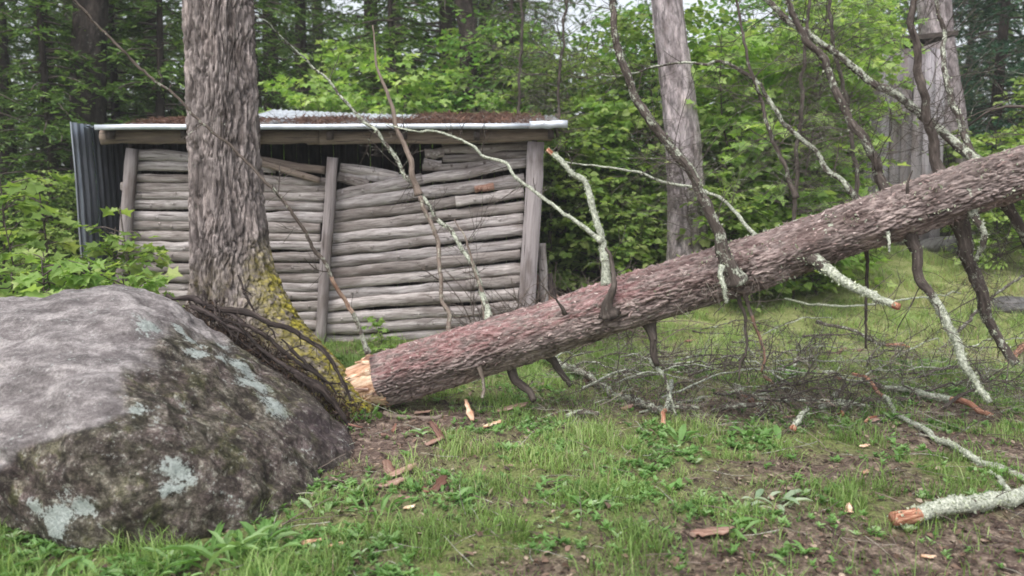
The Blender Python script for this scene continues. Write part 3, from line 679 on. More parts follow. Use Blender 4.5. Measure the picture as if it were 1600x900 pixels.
    # long splinters
    for k in range(120):
        t = rg.uniform(0, 2 * math.pi); rad = .188 * rg.random() ** .4; D = Nn[0] * math.cos(t) + B[0] * math.sin(t)
        p = C0 + D * rad + ax0 * rg.uniform(-.04, .26) * (1.3 - rad / .19); d = ax0 + rg.normal(0, .22, 3); Ls = rg.uniform(.04, .13) + (.10 if k % 9 == 0 else 0)
        m = MB(); w = rg.uniform(.008, .034)
        pts = [p, p + d * Ls * .55, p + d * Ls]
        tube(m, pts, [w, w * .8, w * .12], 7, 5, .3, 30, k, squash=.45)
        m.build('splinter', M['split' if k % 5 else 'chip'], root, smooth=False)
    # torn edge of bark
    FT = root
    S = lambda *a: [PY(*x) for x in a]
    B_ = make_branch
    # A: long dark lichened limb
    B_(FT, S((1150, 440, 5.00), (1140, 415, 4.98), (1125, 375, 5.0), (1098, 310, 5.05), (1062, 252, 5.1), (1012, 182, 5.15), (984, 122, 5.2), (966, 60, 5.25), (955, 0, 5.3), (942, -90, 5.4)), [.06, .046, .040, .036, .032, .028, .024, .02], .46, 34, .55, seed=1, tuf=260, bias=(-.1, .2, .1), depth=2, twr=.003)
    B_(FT, S((952, 490, 5.18), (948, 470, 5.14), (962, 445, 5.12), (957, 405, 5.16), (948, 385, 5.2)), [.05, .034, .02, .014, .009], .15, 4, .2, seed=2, name='snag')
    B_(FT, S((948, 445, 5.32), (941, 400, 5.34), (936, 360, 5.38), (918, 300, 5.45), (886, 258, 5.5), (853, 233, 5.55)), [.034, .032, .029, .026, .024, .020], .98, 6, .25, wood=endw(.955), seed=3, tuf=260)
    B_(FT, S((940, 378, 5.35), (898, 340, 5.4), (850, 310, 5.5), (800, 268, 5.6), (742, 232, 5.7), (700, 213, 5.75), (645, 202, 5.8), (600, 190, 5.85)), [.019, .017, .015, .013, .011, .008, .005], .9, 14, .28, seed=4, tuf=160)
    B_(FT, S((765, 500, 5.62), (755, 460, 5.7), (742, 425, 5.85), (692, 350, 6.0), (650, 300, 6.1), (612, 235, 6.2), (560, 182, 6.3), (500, 112, 6.4), (445, 60, 6.5), (400, 20, 6.6)), [.026, .022, .02, .018, .014, .009, .005], .66, 26, .42, seed=5, tuf=120, depth=1)
    B_(FT, S((655, 305, 6.08), (637, 245, 6.1), (613, 170, 6.15), (590, 110, 6.2), (579, 40, 6.25)), [.024, .021, .016, .010, .006], .3, 8, .25, tan=.6, seed=6)
    B_(FT, S((703, 528, 5.65), (692, 455, 5.8), (683, 375, 5.95), (656, 303, 6.06)), [.017, .016, .018, .02], .45, 5, .25, tan=.5, seed=7)
    B_(FT, S((760, 500, 5.68), (737, 400, 5.8), (714, 343, 5.9)), [.016, .013, .004], .5, 3, .2, tan=.5, seed=8)
    B_(FT, S((575, 552, 5.48), (550, 490, 5.44), (500, 400, 5.36), (440, 310, 5.28), (395, 262, 5.24), (285, 165, 5.15), (190, 80, 5.08), (105, -15, 5.0)), [.017, .016, .013, .011, .010, .009, .007], lambda t: .35 + .3 * (t < .25), 14, .25, wood=lambda t: ((t > .10) & (t < .2)) * .5, tan=.15, seed=9)
    B_(FT, S((1392, 315, 5.04), (1345, 205, 5.1), (1300, 125, 5.2), (1262, 60, 5.25), (1215, -30, 5.3)), [.04, .034, .03, .026, .02], .42, 24, .5, seed=10, tuf=90, depth=2, twr=.003)
    B_(FT, S((1350, 320, 5.12), (1275, 245, 5.3), (1210, 165, 5.4), (1160, 112, 5.5), (1100, 97, 5.6), (1020, 105, 5.7), (940, 120, 5.8)), [.024, .02, .018, .016, .012, .008, .004], .62, 18, .4, seed=11, tuf=120, depth=1)
    B_(FT, S((1245, 310, 5.25), (1205, 210, 5.35), (1172, 110, 5.4), (1148, -10, 5.5)), [.017, .014, .011, .008], .4, 20, .45, seed=12, depth=2, twr=.0028)
    B_(FT, S((1472, 285, 4.96), (1455, 200, 5.0), (1434, 100, 5.0), (1427, 0, 5.05), (1430, -70, 5.1)), [.036, .03, .026, .022, .02], .18, 24, .5, seed=13, depth=2, twr=.003, bias=(0, .2, .1))
    B_(FT, S((1540, 262, 5.02), (1470, 202, 5.2), (1405, 152, 5.3), (1320, 95, 5.4), (1240, 40, 5.5), (1170, -25, 5.6)), [.038, .034, .03, .027, .024, .02], .62, 26, .5, seed=14, tuf=300, depth=2, twr=.003)
    B_(FT, S((1185, 372, 5.28), (1110, 303, 5.5), (1050, 288, 5.6), (960, 262, 5.75), (885, 256, 5.85)), [.016, .014, .012, .010, .006], .8, 10, .3, seed=15, tuf=90)
    B_(FT, S((1530, 260, 5.1), (1500, 200, 5.3), (1482, 130, 5.5), (1470, 40, 5.7), (1450, -50, 5.8)), [.03, .026, .022, .018, .014], .5, 18, .5, seed=16, tuf=60, depth=2)
    B_(FT, S((1640, 250, 4.9), (1660, 170, 5.1), (1590, 163, 5.2), (1545, 172, 5.3), (1510, 196, 5.4)), [.02, .016, .013, .01, .005], .2, 8, .3, seed=17)
    B_(FT, S((1425, 325, 4.88), (1421, 300, 4.84), (1431, 268, 4.82)), [.016, .010, .004], .1, 2, .1, seed=18, name='snag')
    B_(FT, S((882, 490, 5.2), (866, 470, 5.14), (845, 444, 5.1)), [.012, .007, .003], .1, 0, seed=19, name='snag')
    B_(FT, S((1128, 415, 4.9), (1132, 440, 4.84), (1138, 470, 4.82)), [.014, .016, .012], .98, 5, .12, seed=20, tuf=150, name='snag')
    B_(FT, S((1386, 362, 4.84), (1387, 378, 4.80), (1389, 392, 4.80)), [.010, .009, .007], .9, 0, seed=21, name='snag')
    # below the trunk
    B_(FT, S((1262, 402, 5.0), (1285, 418, 4.85), (1312, 436, 4.72), (1352, 458, 4.58), (1402, 480, 4.42)), [.050, .040, .034, .030, .026], lambda t: .55 + .5 * (t > .25), 4, .2, wood=endw(.96), seed=22, tuf=340)
    B_(FT, S((1420, 365, 4.95), (1430, 395, 4.90), (1443, 430, 4.86), (1468, 480, 4.78), (1495, 540, 4.7), (1548, 628, 4.58)), [.045, .036, .032, .032, .028, .022], lambda t: .15 + .85 * ss(.3, .5, t), 12, .4, seed=23, tuf=420, depth=1)
    B_(FT, S((1488, 320, 4.98), (1503, 362, 4.96), (1515, 410, 4.98), (1535, 470, 5.0), (1562, 530, 5.0), (1588, 566, 4.98)), [.085, .056, .05, .044, .038, .032], .40, 16, .4, seed=24, tuf=220, depth=2)
    B_(FT, S((1518, 318, 4.86), (1530, 350, 4.8), (1532, 385, 4.82), (1524, 410, 4.86)), [.03, .026, .022, .016], .62, 0, .4, seed=25, tuf=90)
    B_(FT, S((1012, 495, 5.3), (1018, 530, 5.26), (1025, 570, 5.26)), [.04, .028, .022], .15, 6, .2, seed=26)
    B_(FT, S((1018, 560, 5.28), (1038, 600, 5.24), (1057, 650, 5.18)), [.018, .012, .008], .6, 4, .2, seed=27, tuf=30)
    B_(FT, S((1160, 450, 5.1), (1180, 500, 5.06), (1192, 545, 5.02), (1190, 582, 5.0)), [.014, .012, .010, .006], .05, 6, .25, tan=.1, seed=28, wood=lambda t: (t > .3) * .42)
    B_(FT, S((1150, 450, 5.12), (1168, 490, 5.08), (1163, 540, 5.04), (1158, 600, 5.0)), [.014, .011, .009, .005], .1, 10, .3, seed=29, depth=1)
    B_(FT, S((1354, 380, 5.3), (1352, 460, 5.3), (1356, 548, 5.3)), [.014, .011, .008], .2, 8, .25, seed=30)
    B_(FT, S((785, 555, 5.6), (808, 588, 5.5), (832, 628, 5.4)), [.04, .034, .026], .1, 3, .2, seed=31)
    B_(FT, S((850, 545, 5.5), (872, 575, 5.5), (890, 600, 5.5)), [.035, .028, .02], .3, 3, .2, seed=32)
    B_(FT, S((748, 570, 5.36), (751, 595, 5.32), (753, 620, 5.3)), [.014, .012, .012], .5, 2, .12, tan=.4, seed=33)
    B_(FT, S((1560, 300, 5.0), (1600, 370, 5.1), (1640, 430, 5.1), (1700, 500, 5.1)), [.04, .03, .026, .02], .4, 30, .6, seed=34, depth=2, twr=.003, bias=(-.5, 0, -.2))
    # fine dangling fibres on the bark
    m = MB(); rg = np.random.default_rng(77)
    for c0 in ((1110, 440), (1180, 430), (1240, 380), (1075, 470), (1145, 400), (1290, 370), (1330, 330)):
        for _ in range(9):
            p = PY(c0[0] + rg.normal(0, 18), c0[1] + rg.normal(0, 10), 4.97); grow(m, p, np.array([rg.normal(0, .5), -.3, -.8]), rg.uniform(.06, .2), .0014, 0, rg, 1.0, lich=.5, wood=0., tan=.5)
    q = m.build('dead_twigs', M['branch'], root); q['kind'] = 'stuff'
    return root
t_ = NTree('bark_flake'); gcol = t_.ramp(t_.attr('tint'), [(0, (0.09, 0.06, 0.055)), (0.45, (0.24, 0.175, 0.16)), (0.8, (0.42, 0.31, 0.29)), (1, (0.55, 0.45, 0.42))]); t_.bsdf(gcol, 0.9, spec=.15); M['flake'] = t_.m
fallen = build_fallen()

# ------------------------------------------------------------------ loose branches on the ground
def gbranch(pix, r, label, seed, lift=None, group=None, **kw):
    pts = [G(u, v, (lift[i] if lift else r[0] * .8)) for i, (u, v) in enumerate(pix)]
    t = thing('fallen_branch', label, 'branch', pts[0], group)
    make_branch(t, pts, r, seed=seed, name='stem', **kw); return t
gbranch([(1395, 829), (1440, 823), (1520, 806), (1640, 778), (1760, 750)], [.040, .048, .046, .044, .04], 'thickest lichen crusted branch on the dirt at lower right, with orange snapped end', 41, lich=.97, tuf=900, wood=endw(-1, .085), tw=5, twl=.25, lift=[.05, .06, .06, .06, .06])
gbranch([(1362, 612), (1395, 645), (1440, 680), (1500, 713), (1560, 738), (1660, 768)], [.016, .02, .021, .022, .024, .026], 'long thin pale lichened branch curving over the dirt toward the right edge', 42, lich=lambda t: .95 * (t > .14), tuf=420, wood=lambda t: (t < .15) * .5, tw=5, lift=[.06, .03, .03, .03, .03, .03])
gbranch([(1332, 600), (1400, 620), (1475, 634), (1552, 657)], [.018, .026, .028, .024], 'broken branch with both ends stripped red-brown and a lichen sleeve in the middle', 43, lich=lambda t: 1.0 * ((t > .3) & (t < .7)), tuf=420, wood=lambda t: ((t < .22) | (t > .7)) * .55, tw=4, lift=[.08, .06, .05, .04])
gbranch([(1545, 738), (1578, 775), (1640, 806)], [.012, .018, .02], 'short pale lichened stick linking the two larger branches near the right edge', 44, lich=.9, tuf=120)
gbranch([(1275, 520), (1330, 531), (1380, 548), (1420, 548)], [.024, .020, .020, .018], 'dark rough branch with a torn orange end lying on grass below the log', 45, lich=.5, tuf=100, wood=lambda t: (t > .8) * .6, tw=8, lift=[.12, .09, .05, .04])
gbranch([(1240, 568), (1290, 556), (1345, 548)], [.016, .022, .018], 'pinkish brown peeled branch piece beside the torn dark branch', 46, lich=.1, tan=.3, wood=lambda t: t * 0 + .42)
gbranch([(1575, 570), (1592, 552), (1640, 520)], [.03, .034, .03], 'pink split limb end on the ground at the far right', 47, lich=.2, wood=lambda t: t * 0 + .5)
gbranch([(1325, 602), (1365, 600), (1395, 603)], [.010, .012, .008], 'small pale lichen stick above the red-ended branch', 48, lich=.95, tuf=60)
gbranch([(1352, 663), (1370, 655), (1420, 652)], [.014, .010, .007], 'small red-brown twig stub among lichen under the red-ended branch', 49, lich=.3, wood=lambda t: (t < .4) * .6, tw=7, twl=.15, tuf=40)
gbranch([(842, 570), (900, 592), (950, 618), (1000, 640), (1030, 652)], [.03, .034, .032, .03, .024], 'mossy crooked branch lying under the fallen log', 50, lich=.62, tuf=260, tw=12, twl=.25, lift=[.1, .08, .05, .04, .03])
gbranch([(858, 560), (905, 548), (960, 532), (1020, 520)], [.03, .034, .026, .018], 'pale grey branch furry with lichen just behind the log', 51, lich=.95, tuf=300, tw=8, lift=[.1, .1, .1, .1])
gbranch([(1036, 668), (1040, 650), (1046, 628)], [.018, .022, .02], 'short upright lichened stub with an orange snapped foot in the grass', 52, lich=.95, wood=endw(-1, .25), tuf=120, lift=[.02, .07, .15])
gbranch([(1148, 606), (1172, 632), (1188, 655)], [.022, .024, .016], 'dark red rotten branch piece with a pale lichen cap', 53, lich=lambda t: .9 * (t < .3), wood=lambda t: (t > .3) * .42, tuf=80)
gbranch([(600, 650), (640, 653), (692, 656)], [.020, .022, .018], 'straight grey stick lying just below the splintered trunk end', 54, lich=.3, tan=.5)
gbranch([(1000, 648), (1060, 635), (1130, 618), (1230, 600)], [.012, .014, .012, .008], 'long thin grey stick at the front of the branch tangle', 55, lich=.8, tw=10, tuf=60)
gbranch([(1480, 545), (1540, 500), (1600, 470), (1700, 440)], [.02, .018, .016, .014], 'dark slanting branch crossing behind the lichened prop at right', 56, lich=.45, tw=24, twl=.45, depth=2, lift=[.05, .2, .3, .3])
gbranch([(1225, 480), (1300, 500), (1400, 490), (1500, 470)], [.014, .014, .012, .008], 'pale lichened branch lying on the lawn behind the log', 57, lich=.8, tw=16, twl=.4, lift=[.1, .15, .15, .1])
gbranch([(1540, 415), (1570, 398), (1620, 375)], [.014, .016, .018], 'pale barkless branch leaning on the lawn at the right edge', 58, lich=.8, tw=10, lift=[.2, .25, .3])
rg = np.random.default_rng(5)
for k in range(64):
    x = rg.uniform(.35, 2.9) if k < 34 else rg.uniform(1.8, 5.2); y = (rg.uniform(5.35, 7.2) if k < 34 else rg.uniform(5.2, 8.6)) + .1 * x; a = rg.normal(.25, .6); L = rg.uniform(.4, 1.1)
    p0 = np.array([x - math.cos(a) * L / 2, y - math.sin(a) * L / 2, 0]); p1 = np.array([x + math.cos(a) * L / 2, y + math.sin(a) * L / 2, 0])
    p0[2] = hz(p0[0], p0[1]) + rg.uniform(.01, .1); p1[2] = hz(p1[0], p1[1]) + rg.uniform(.01, .2)
    mid = (p0 + p1) / 2 + np.array([0, rg.normal(0, .05), rg.uniform(.0, .08)])
    t = thing('dead_branch', 'thin lichened dead branch in the grey tangle under and behind the fallen log', 'branch', p0, 'dead branches tangled under the fallen log')
    make_branch(t, [p0, mid, p1], [rg.uniform(.008, .018), .008, .004], rg.uniform(.1, .85), int(rg.integers(6, 14)), .3, seed=100 + k, name='stem', tuf=50, sides=6, depth=1, twlich=float(rg.uniform(.1, .6)))
for k in range(9):
    x = rg.uniform(.3, 2.7); y = rg.uniform(5.0, 5.75); a = rg.uniform(-.6, 1.6); L = rg.uniform(.16, .5)
    p0 = np.array([x, y, hz(x, y) + .02]); p1 = p0 + np.array([math.cos(a) * L, math.sin(a) * L * .5, rg.uniform(0, .10)])
    t = thing('dead_branch', 'short thick stub of branch furred with pale lichen at the front of the tangle', 'branch', p0, 'lichened stubs at the front of the tangle')
    make_branch(t, [p0, (p0 + p1) / 2 + np.array([0, 0, .02]), p1], [rg.uniform(.018, .034), .022, .014], rg.uniform(.35, .8), 8, .22, seed=300 + k, name='stem', tuf=60, sides=8, depth=1, twlich=.3, wood=(lambda t: (t < .12) * .6) if k % 3 == 0 else None)
# a drift of snapped twigs, too many to count
m = MB()
for k in range(1700):
    if k < 1000: x, y = rg.uniform(.2, 4.6), rg.uniform(5.0, 7.6)
    else: x, y = rg.uniform(-1.2, 4.2), rg.uniform(3.0, 6.4)
    z = hz(x, y) + rg.uniform(.004, .03) + (rg.uniform(0, .16) if k < 700 else 0); a = rg.uniform(0, 6.28)
    grow(m, np.array([x, y, z]), np.array([math.cos(a), math.sin(a), rg.normal(.0, .12)]), rg.uniform(.06, .35), rg.uniform(.0012, .0035), 1 if k < 800 else 0, rg, lich=rg.uniform(0, .9), tan=float(rg.uniform(0, .7)), wood=0.)
tag(m.build('twig_litter', M['branch']), 'scattered snapped grey twigs strewn over the grass and dirt', 'twigs', kind='stuff')

# ------------------------------------------------------------------ wood chips and bark slabs
def chip(u, v, L, w, ang, label, seed, mat='chip', tilt=.15, name='wood_chip', lift=.012):
    c = G(u, v, lift); rg = np.random.default_rng(seed); nx, ny = 9, 5
    V = []; gc = []
    for i in range(nx):
        s = i / (nx - 1) - .5; ww = w * (1 - (abs(s) * 1.6) ** 4) * (1 + rg.normal(0, .25))
        for j in range(ny):
            q = j / (ny - 1) - .5; V.append([s * L + rg.normal(0, .003) + q * w * .3, q * ww, .25 * w * (.25 - q * q) * 2 + tilt * (s + .5) * L + rg.normal(0, .0015)]); gc.append([s * L + seed, q * w, 0])
    V = np.array(V); th = .007
    Vb = V.copy(); Vb[:, 2] -= th; n = nx * ny
    ca, sa = math.cos(ang), math.sin(ang)
    Rm = np.array([[ca, -sa, 0], [sa, ca, 0], [0, 0, 1]]); A = np.vstack([V, Vb]) @ Rm.T + c
    q = [[i * ny + j, (i + 1) * ny + j, (i + 1) * ny + j + 1, i * ny + j + 1] for i in range(nx - 1) for j in range(ny - 1)]
    qb = [[n + a for a in f[::-1]] for f in q]
    rim = [i * ny for i in range(nx)] + [(nx - 1) * ny + j for j in range(1, ny)] + [i * ny + ny - 1 for i in range(nx - 2, -1, -1)] + [j for j in range(ny - 2, 0, -1)]
    e = [[rim[k], n + rim[k], n + rim[(k + 1) % len(rim)], rim[(k + 1) % len(rim)]] for k in range(len(rim))]
    mb = MB(); mb.add(A, [np.array(q + qb + e)], gc=np.array(gc + gc))
    return tag(mb.build(name, M[mat], base=c), label, 'wood chip')
chip(733, 655, .17, .035, 1.9, 'long pink splinter standing on end in the dirt below the log', 1, 'split', .6)
chip(770, 668, .13, .05, .5, 'pale orange wood chip lying right of the pink splinter', 2, 'split')
chip(800, 642, .22, .10, .2, 'broad orange bark slab in the shade under the log', 3)
chip(662, 648, .12, .05, -.2, 'reddish bark scrap beside the grey stick under the break', 4)
chip(628, 742, .18, .07, .7, 'crumpled tan bark strip on bare soil right of the boulder', 5)
chip(612, 762, .14, .06, .3, 'smaller tan bark strip just in front of the crumpled one', 15)
chip(487, 853, .10, .035, .05, 'left of two pale chips in the grass before the boulder', 6, 'split')
chip(526, 856, .075, .035, .1, 'right of two pale chips in the grass before the boulder', 7, 'split')
chip(640, 798, .05, .03, .1, 'small tan chip in the grass above the two pale chips', 17, 'split')
chip(1112, 840, .17, .09, -.3, 'large curled brown bark slab in the foreground grass', 8, 'chip', .2)
chip(1326, 804, .05, .035, 1.2, 'pinkish chip standing on the dirt left of the thick branch', 9, 'split', .5)
chip(1450, 877, .05, .03, -.6, 'tiny orange chip on the dirt below the thick branch', 10, 'split')
chip(1368, 660, .09, .05, .1, 'dark orange block of bark beside the red-ended branch', 11)
chip(1400, 541, .16, .05, .05, 'bright rust red bark slab behind the lichened hanging limb', 12)
chip(1262, 528, .1, .05, .05, 'small rust brown bark scrap left of the dark rough branch', 13)
chip(1078, 535, .10, .06, .05, 'reddish bark scrap on the lawn right of the dark prop', 14)
chip(1350, 700, .06, .03, .05, 'pale chip on mossy dirt between the two ground branches', 16, 'split')
chip(1352, 742, .05, .03, .6, 'white chip left of the long pale branch', 18, 'split')
chip(980, 640, .10, .05, .6, 'dull tan bark scrap against the mossy crooked branch', 19)

rg = np.random.default_rng(44)
for k in range(26):
    if k < 16: u, v = rg.uniform(860, 1330), rg.uniform(575, 665)
    else: u, v = rg.uniform(540, 700), rg.uniform(660, 790)
    o = chip(u, v, rg.uniform(.05, .16), rg.uniform(.02, .06), rg.uniform(0, 6.2), ('reddish brown bark scrap in the branch tangle under the log' if k < 16 else 'brown bark scrap on the bare strip right of the boulder'), 60 + k, ['scrap', 'chip', 'scrap'][k % 3], rg.uniform(0, .5), 'bark_scrap')
    o['category'] = 'bark scrap'; o['group'] = 'bark scraps in the branch tangle' if k < 16 else 'bark scraps beside the boulder'
# ------------------------------------------------------------------ grass, weeds, litter
def build_grass():
    rg = np.random.default_rng(12); P = []
    N = 520000
    x = rg.uniform(-4.5, 6.5, N); y = 2.6 + 9.5 * rg.random(N) ** 1.45
    keep = np.abs(x) < y * .68 + .4
    keep &= ~((x < -1.3) & (y > 4.0) & (y < 6))
    b = bare(x, y); q = np.stack([x, y, 0 * x], 1)
    cl = fbm(q * 5.5, 3, 71); dens = (1 - b) * (.12 + .88 * ss(.33, .60, cl)) + .03
    keep &= rg.random(N) < dens * np.where(y > 7, 1.0, .85)
    keep &= ~((y > 8.2) & (x < 0.6))
    x, y, cl, b = x[keep], y[keep], cl[keep], b[keep]; n = len(x)
    z = height(x, y) - .004
    L = (.018 + .050 * rg.random(n) ** 2 + .075 * ss(.5, .66, cl) * rg.random(n) ** 3) * (0.55 + 1.1 * ss(.4, .7, cl)) * np.where(y > 6.5, 1.25, 1.0)
    a = rg.uniform(0, 6.283, n); t = rg.uniform(.15, 1.0, n)
    d = np.stack([np.cos(a) * t, np.sin(a) * t, np.ones(n)], 1); d = unit(d) * L[:, None]
    s = np.stack([-np.sin(a), np.cos(a), 0 * a], 1) * (rg.uniform(.0022, .0052, n) * (1 + .06 * y))[:, None]
    big = fbm(q[keep] * .9, 3, 75)
    lawn = ss(6.2, 7.4, y) * ss(.8, 2, x)
    tint = np.clip(rg.normal(.38, .18, n) + (big - .5) * .8 + .3 * lawn + (rg.random(n) < .04) * .5, 0, 1)
    mb = MB(); scatter(mb, BLADE, np.stack([x, y, z], 1), d, s, tint=tint)
    tag(mb.build('grass', M['grass'], smooth=False), 'short patchy green grass covering the clearing', 'grass', kind='stuff')
    # low broad-leaved ground cover
    N = 34000; x = rg.uniform(-4.5, 5, N); y = 2.6 + 4.6 * rg.random(N) ** 1.3
    q = np.stack([x, y, 0 * x], 1); cl = fbm(q * 3.3, 3, 81); b = bare(x, y)
    keep = (np.abs(x) < y * .66 + .3) & ~((x < -1.3) & (y > 4.0) & (y < 6)) & (rg.random(N) < (1 - b) * ss(.42, .62, cl) + .03)
    x, y = x[keep], y[keep]; n = len(x); k = 7
    X = np.repeat(x, k); Y = np.repeat(y, k); a = np.tile(np.arange(k) * 2.4, n) + np.repeat(rg.uniform(0, 6.28, n), k) + rg.normal(0, .3, n * k)
    sz = np.repeat(rg.uniform(.012, .038, n) * (1 + .5 * (rg.random(n) < .2)), k) * rg.uniform(.6, 1.2, n * k); t = rg.uniform(.2, 1.1, n * k)
    d = unit(np.stack([np.cos(a), np.sin(a), t], 1)) * sz[:, None]; s = np.stack([-np.sin(a), np.cos(a), 0 * a], 1) * (sz * rg.uniform(.4, .65, n * k))[:, None]
    mb = MB(); scatter(mb, LEAF6, np.stack([X, Y, height(X, Y) + rg.uniform(0, .02, n * k)], 1), d, s, tint=np.clip(np.repeat(rg.normal(.45, .25, n), k) + rg.normal(0, .1, n * k), 0, .95))
    tag(mb.build('ground_cover', M['weed'], smooth=False), 'small broad-leaved weeds mixed into the grass', 'ground cover', kind='stuff')
    # litter
    N = 85000; x = rg.uniform(-2.5, 6, N); y = 2.6 + 7 * rg.random(N) ** 1.6; b = bare(x, y)
    keep = (np.abs(x) < y * .68 + .3) & (rg.random(N) < .25 + .75 * b); x, y = x[keep], y[keep]; n = len(x)
    a = rg.uniform(0, 6.28, n); sz = .006 + .042 * rg.random(n) ** 4
    d = np.stack([np.cos(a), np.sin(a), rg.normal(0, .35, n)], 1) * sz[:, None]; s = np.stack([-np.sin(a), np.cos(a), rg.normal(0, .4, n)], 1) * (sz * rg.uniform(.2, .8, n))[:, None]
    mb = MB(); scatter(mb, LEAF6, np.stack([x, y, height(x, y) + .005 + rg.uniform(0, .008, n)], 1), d, s, tint=np.clip(rg.random(n) ** 1.5 * 1.0, 0, 1))
    tag(mb.build('leaf_litter', M['litter'], smooth=False), 'brown leaf and bark litter on the bare soil', 'litter', kind='stuff')
build_grass()

def rosette(u, v, n, L, label, seed, mat='weed', up=.9, name='leafy_weed', tint=(.3, .8), wf=.3, tpl=WEED, cat='weed', spread=.05):
    c = G(u, v, -.005); rg = np.random.default_rng(seed); a = np.arange(n) * 2.4 + rg.normal(0, .3, n); t = rg.uniform(up * .3, up * 1.4, n)
    sz = L * rg.uniform(.6, 1.15, n); d = unit(np.stack([np.cos(a), np.sin(a), t], 1)) * sz[:, None]
    s = np.stack([-np.sin(a), np.cos(a), 0 * a], 1) * (sz * wf * rg.uniform(.7, 1.2, n))[:, None]
    p = c + np.stack([rg.normal(0, spread, n), rg.normal(0, spread, n), 0 * a], 1)
    r = thing(name, label, cat, c)
    if n * L > .9:
        k = n // 2; groups = [slice(i, i + 1) for i in range(n)]
    else: groups = [slice(i, i + 1) for i in range(n)]
    for g in groups:
        mb = MB(); scatter(mb, tpl, p[g], d[g], s[g], tint=rg.uniform(*tint, 1)); mb.build('leaf', M[mat], r, smooth=False)
    return r
rosette(355, 876, 22, .19, 'tall bright green weed at the boulder foot, left of centre', 1, up=1.2, wf=.17, tint=(.4, .9), spread=.06)
rosette(410, 862, 16, .15, 'second green weed just right of the tall one at the boulder foot', 2)
rosette(290, 893, 10, .15, 'low green weed tuft before the middle of the boulder', 3, wf=.2)
rosette(225, 905, 14, .12, 'low weed tuft at the bottom edge below the boulder', 4, wf=.2)
rosette(565, 655, 14, .11, 'bright green seedling below the splintered end, against the boulder', 5, up=1.5, tint=(.35, .6), wf=.5, tpl=LEAF6)
rosette(1205, 785, 13, .14, 'pale silvery rosette weed in the right foreground grass', 6, 'pale_weed', .6, tint=(0, 1))
rosette(1160, 835, 9, .13, 'dark green dandelion-like weed below the silvery rosette', 7, up=.7)
rosette(1190, 690, 12, .15, 'upright green weed clump above the silvery rosette', 8, up=1.3)
rosette(1070, 690, 10, .13, 'upright green weed clump left of centre right grass', 9, up=1.2)
rosette(600, 800, 12, .13, 'grassy green tuft beside the bare soil strip', 10, up=1.3, wf=.18)
rosette(660, 680, 8, .10, 'grey-green weed beside the reddish scraps under the log', 11, tint=(.7, 1), up=.7)
rosette(515, 800, 7, .12, 'pale weed against the lower right of the boulder', 12, tint=(.7, 1), up=.8)
rosette(940, 800, 9, .10, 'low weed in the middle foreground', 13, up=.7)
rosette(840, 760, 9, .09, 'small weed in the grass above the middle foreground weed', 14, up=.9)
rosette(1400, 655, 8, .10, 'small weed beside the red-ended branch', 15, up=.6)
rosette(1235, 870, 8, .11, 'weed at the bottom edge right of centre', 16, up=.8)
rosette(710, 780, 10, .10, 'bright weed in the grass right of the tan bark strips', 17, up=.9)
rosette(30, 900, 12, .12, 'leafy weed under the overhang at the bottom left corner', 18, up=.8)
rosette(120, 908, 12, .12, 'leafy weed below the left overhang of the boulder', 19, up=.8)

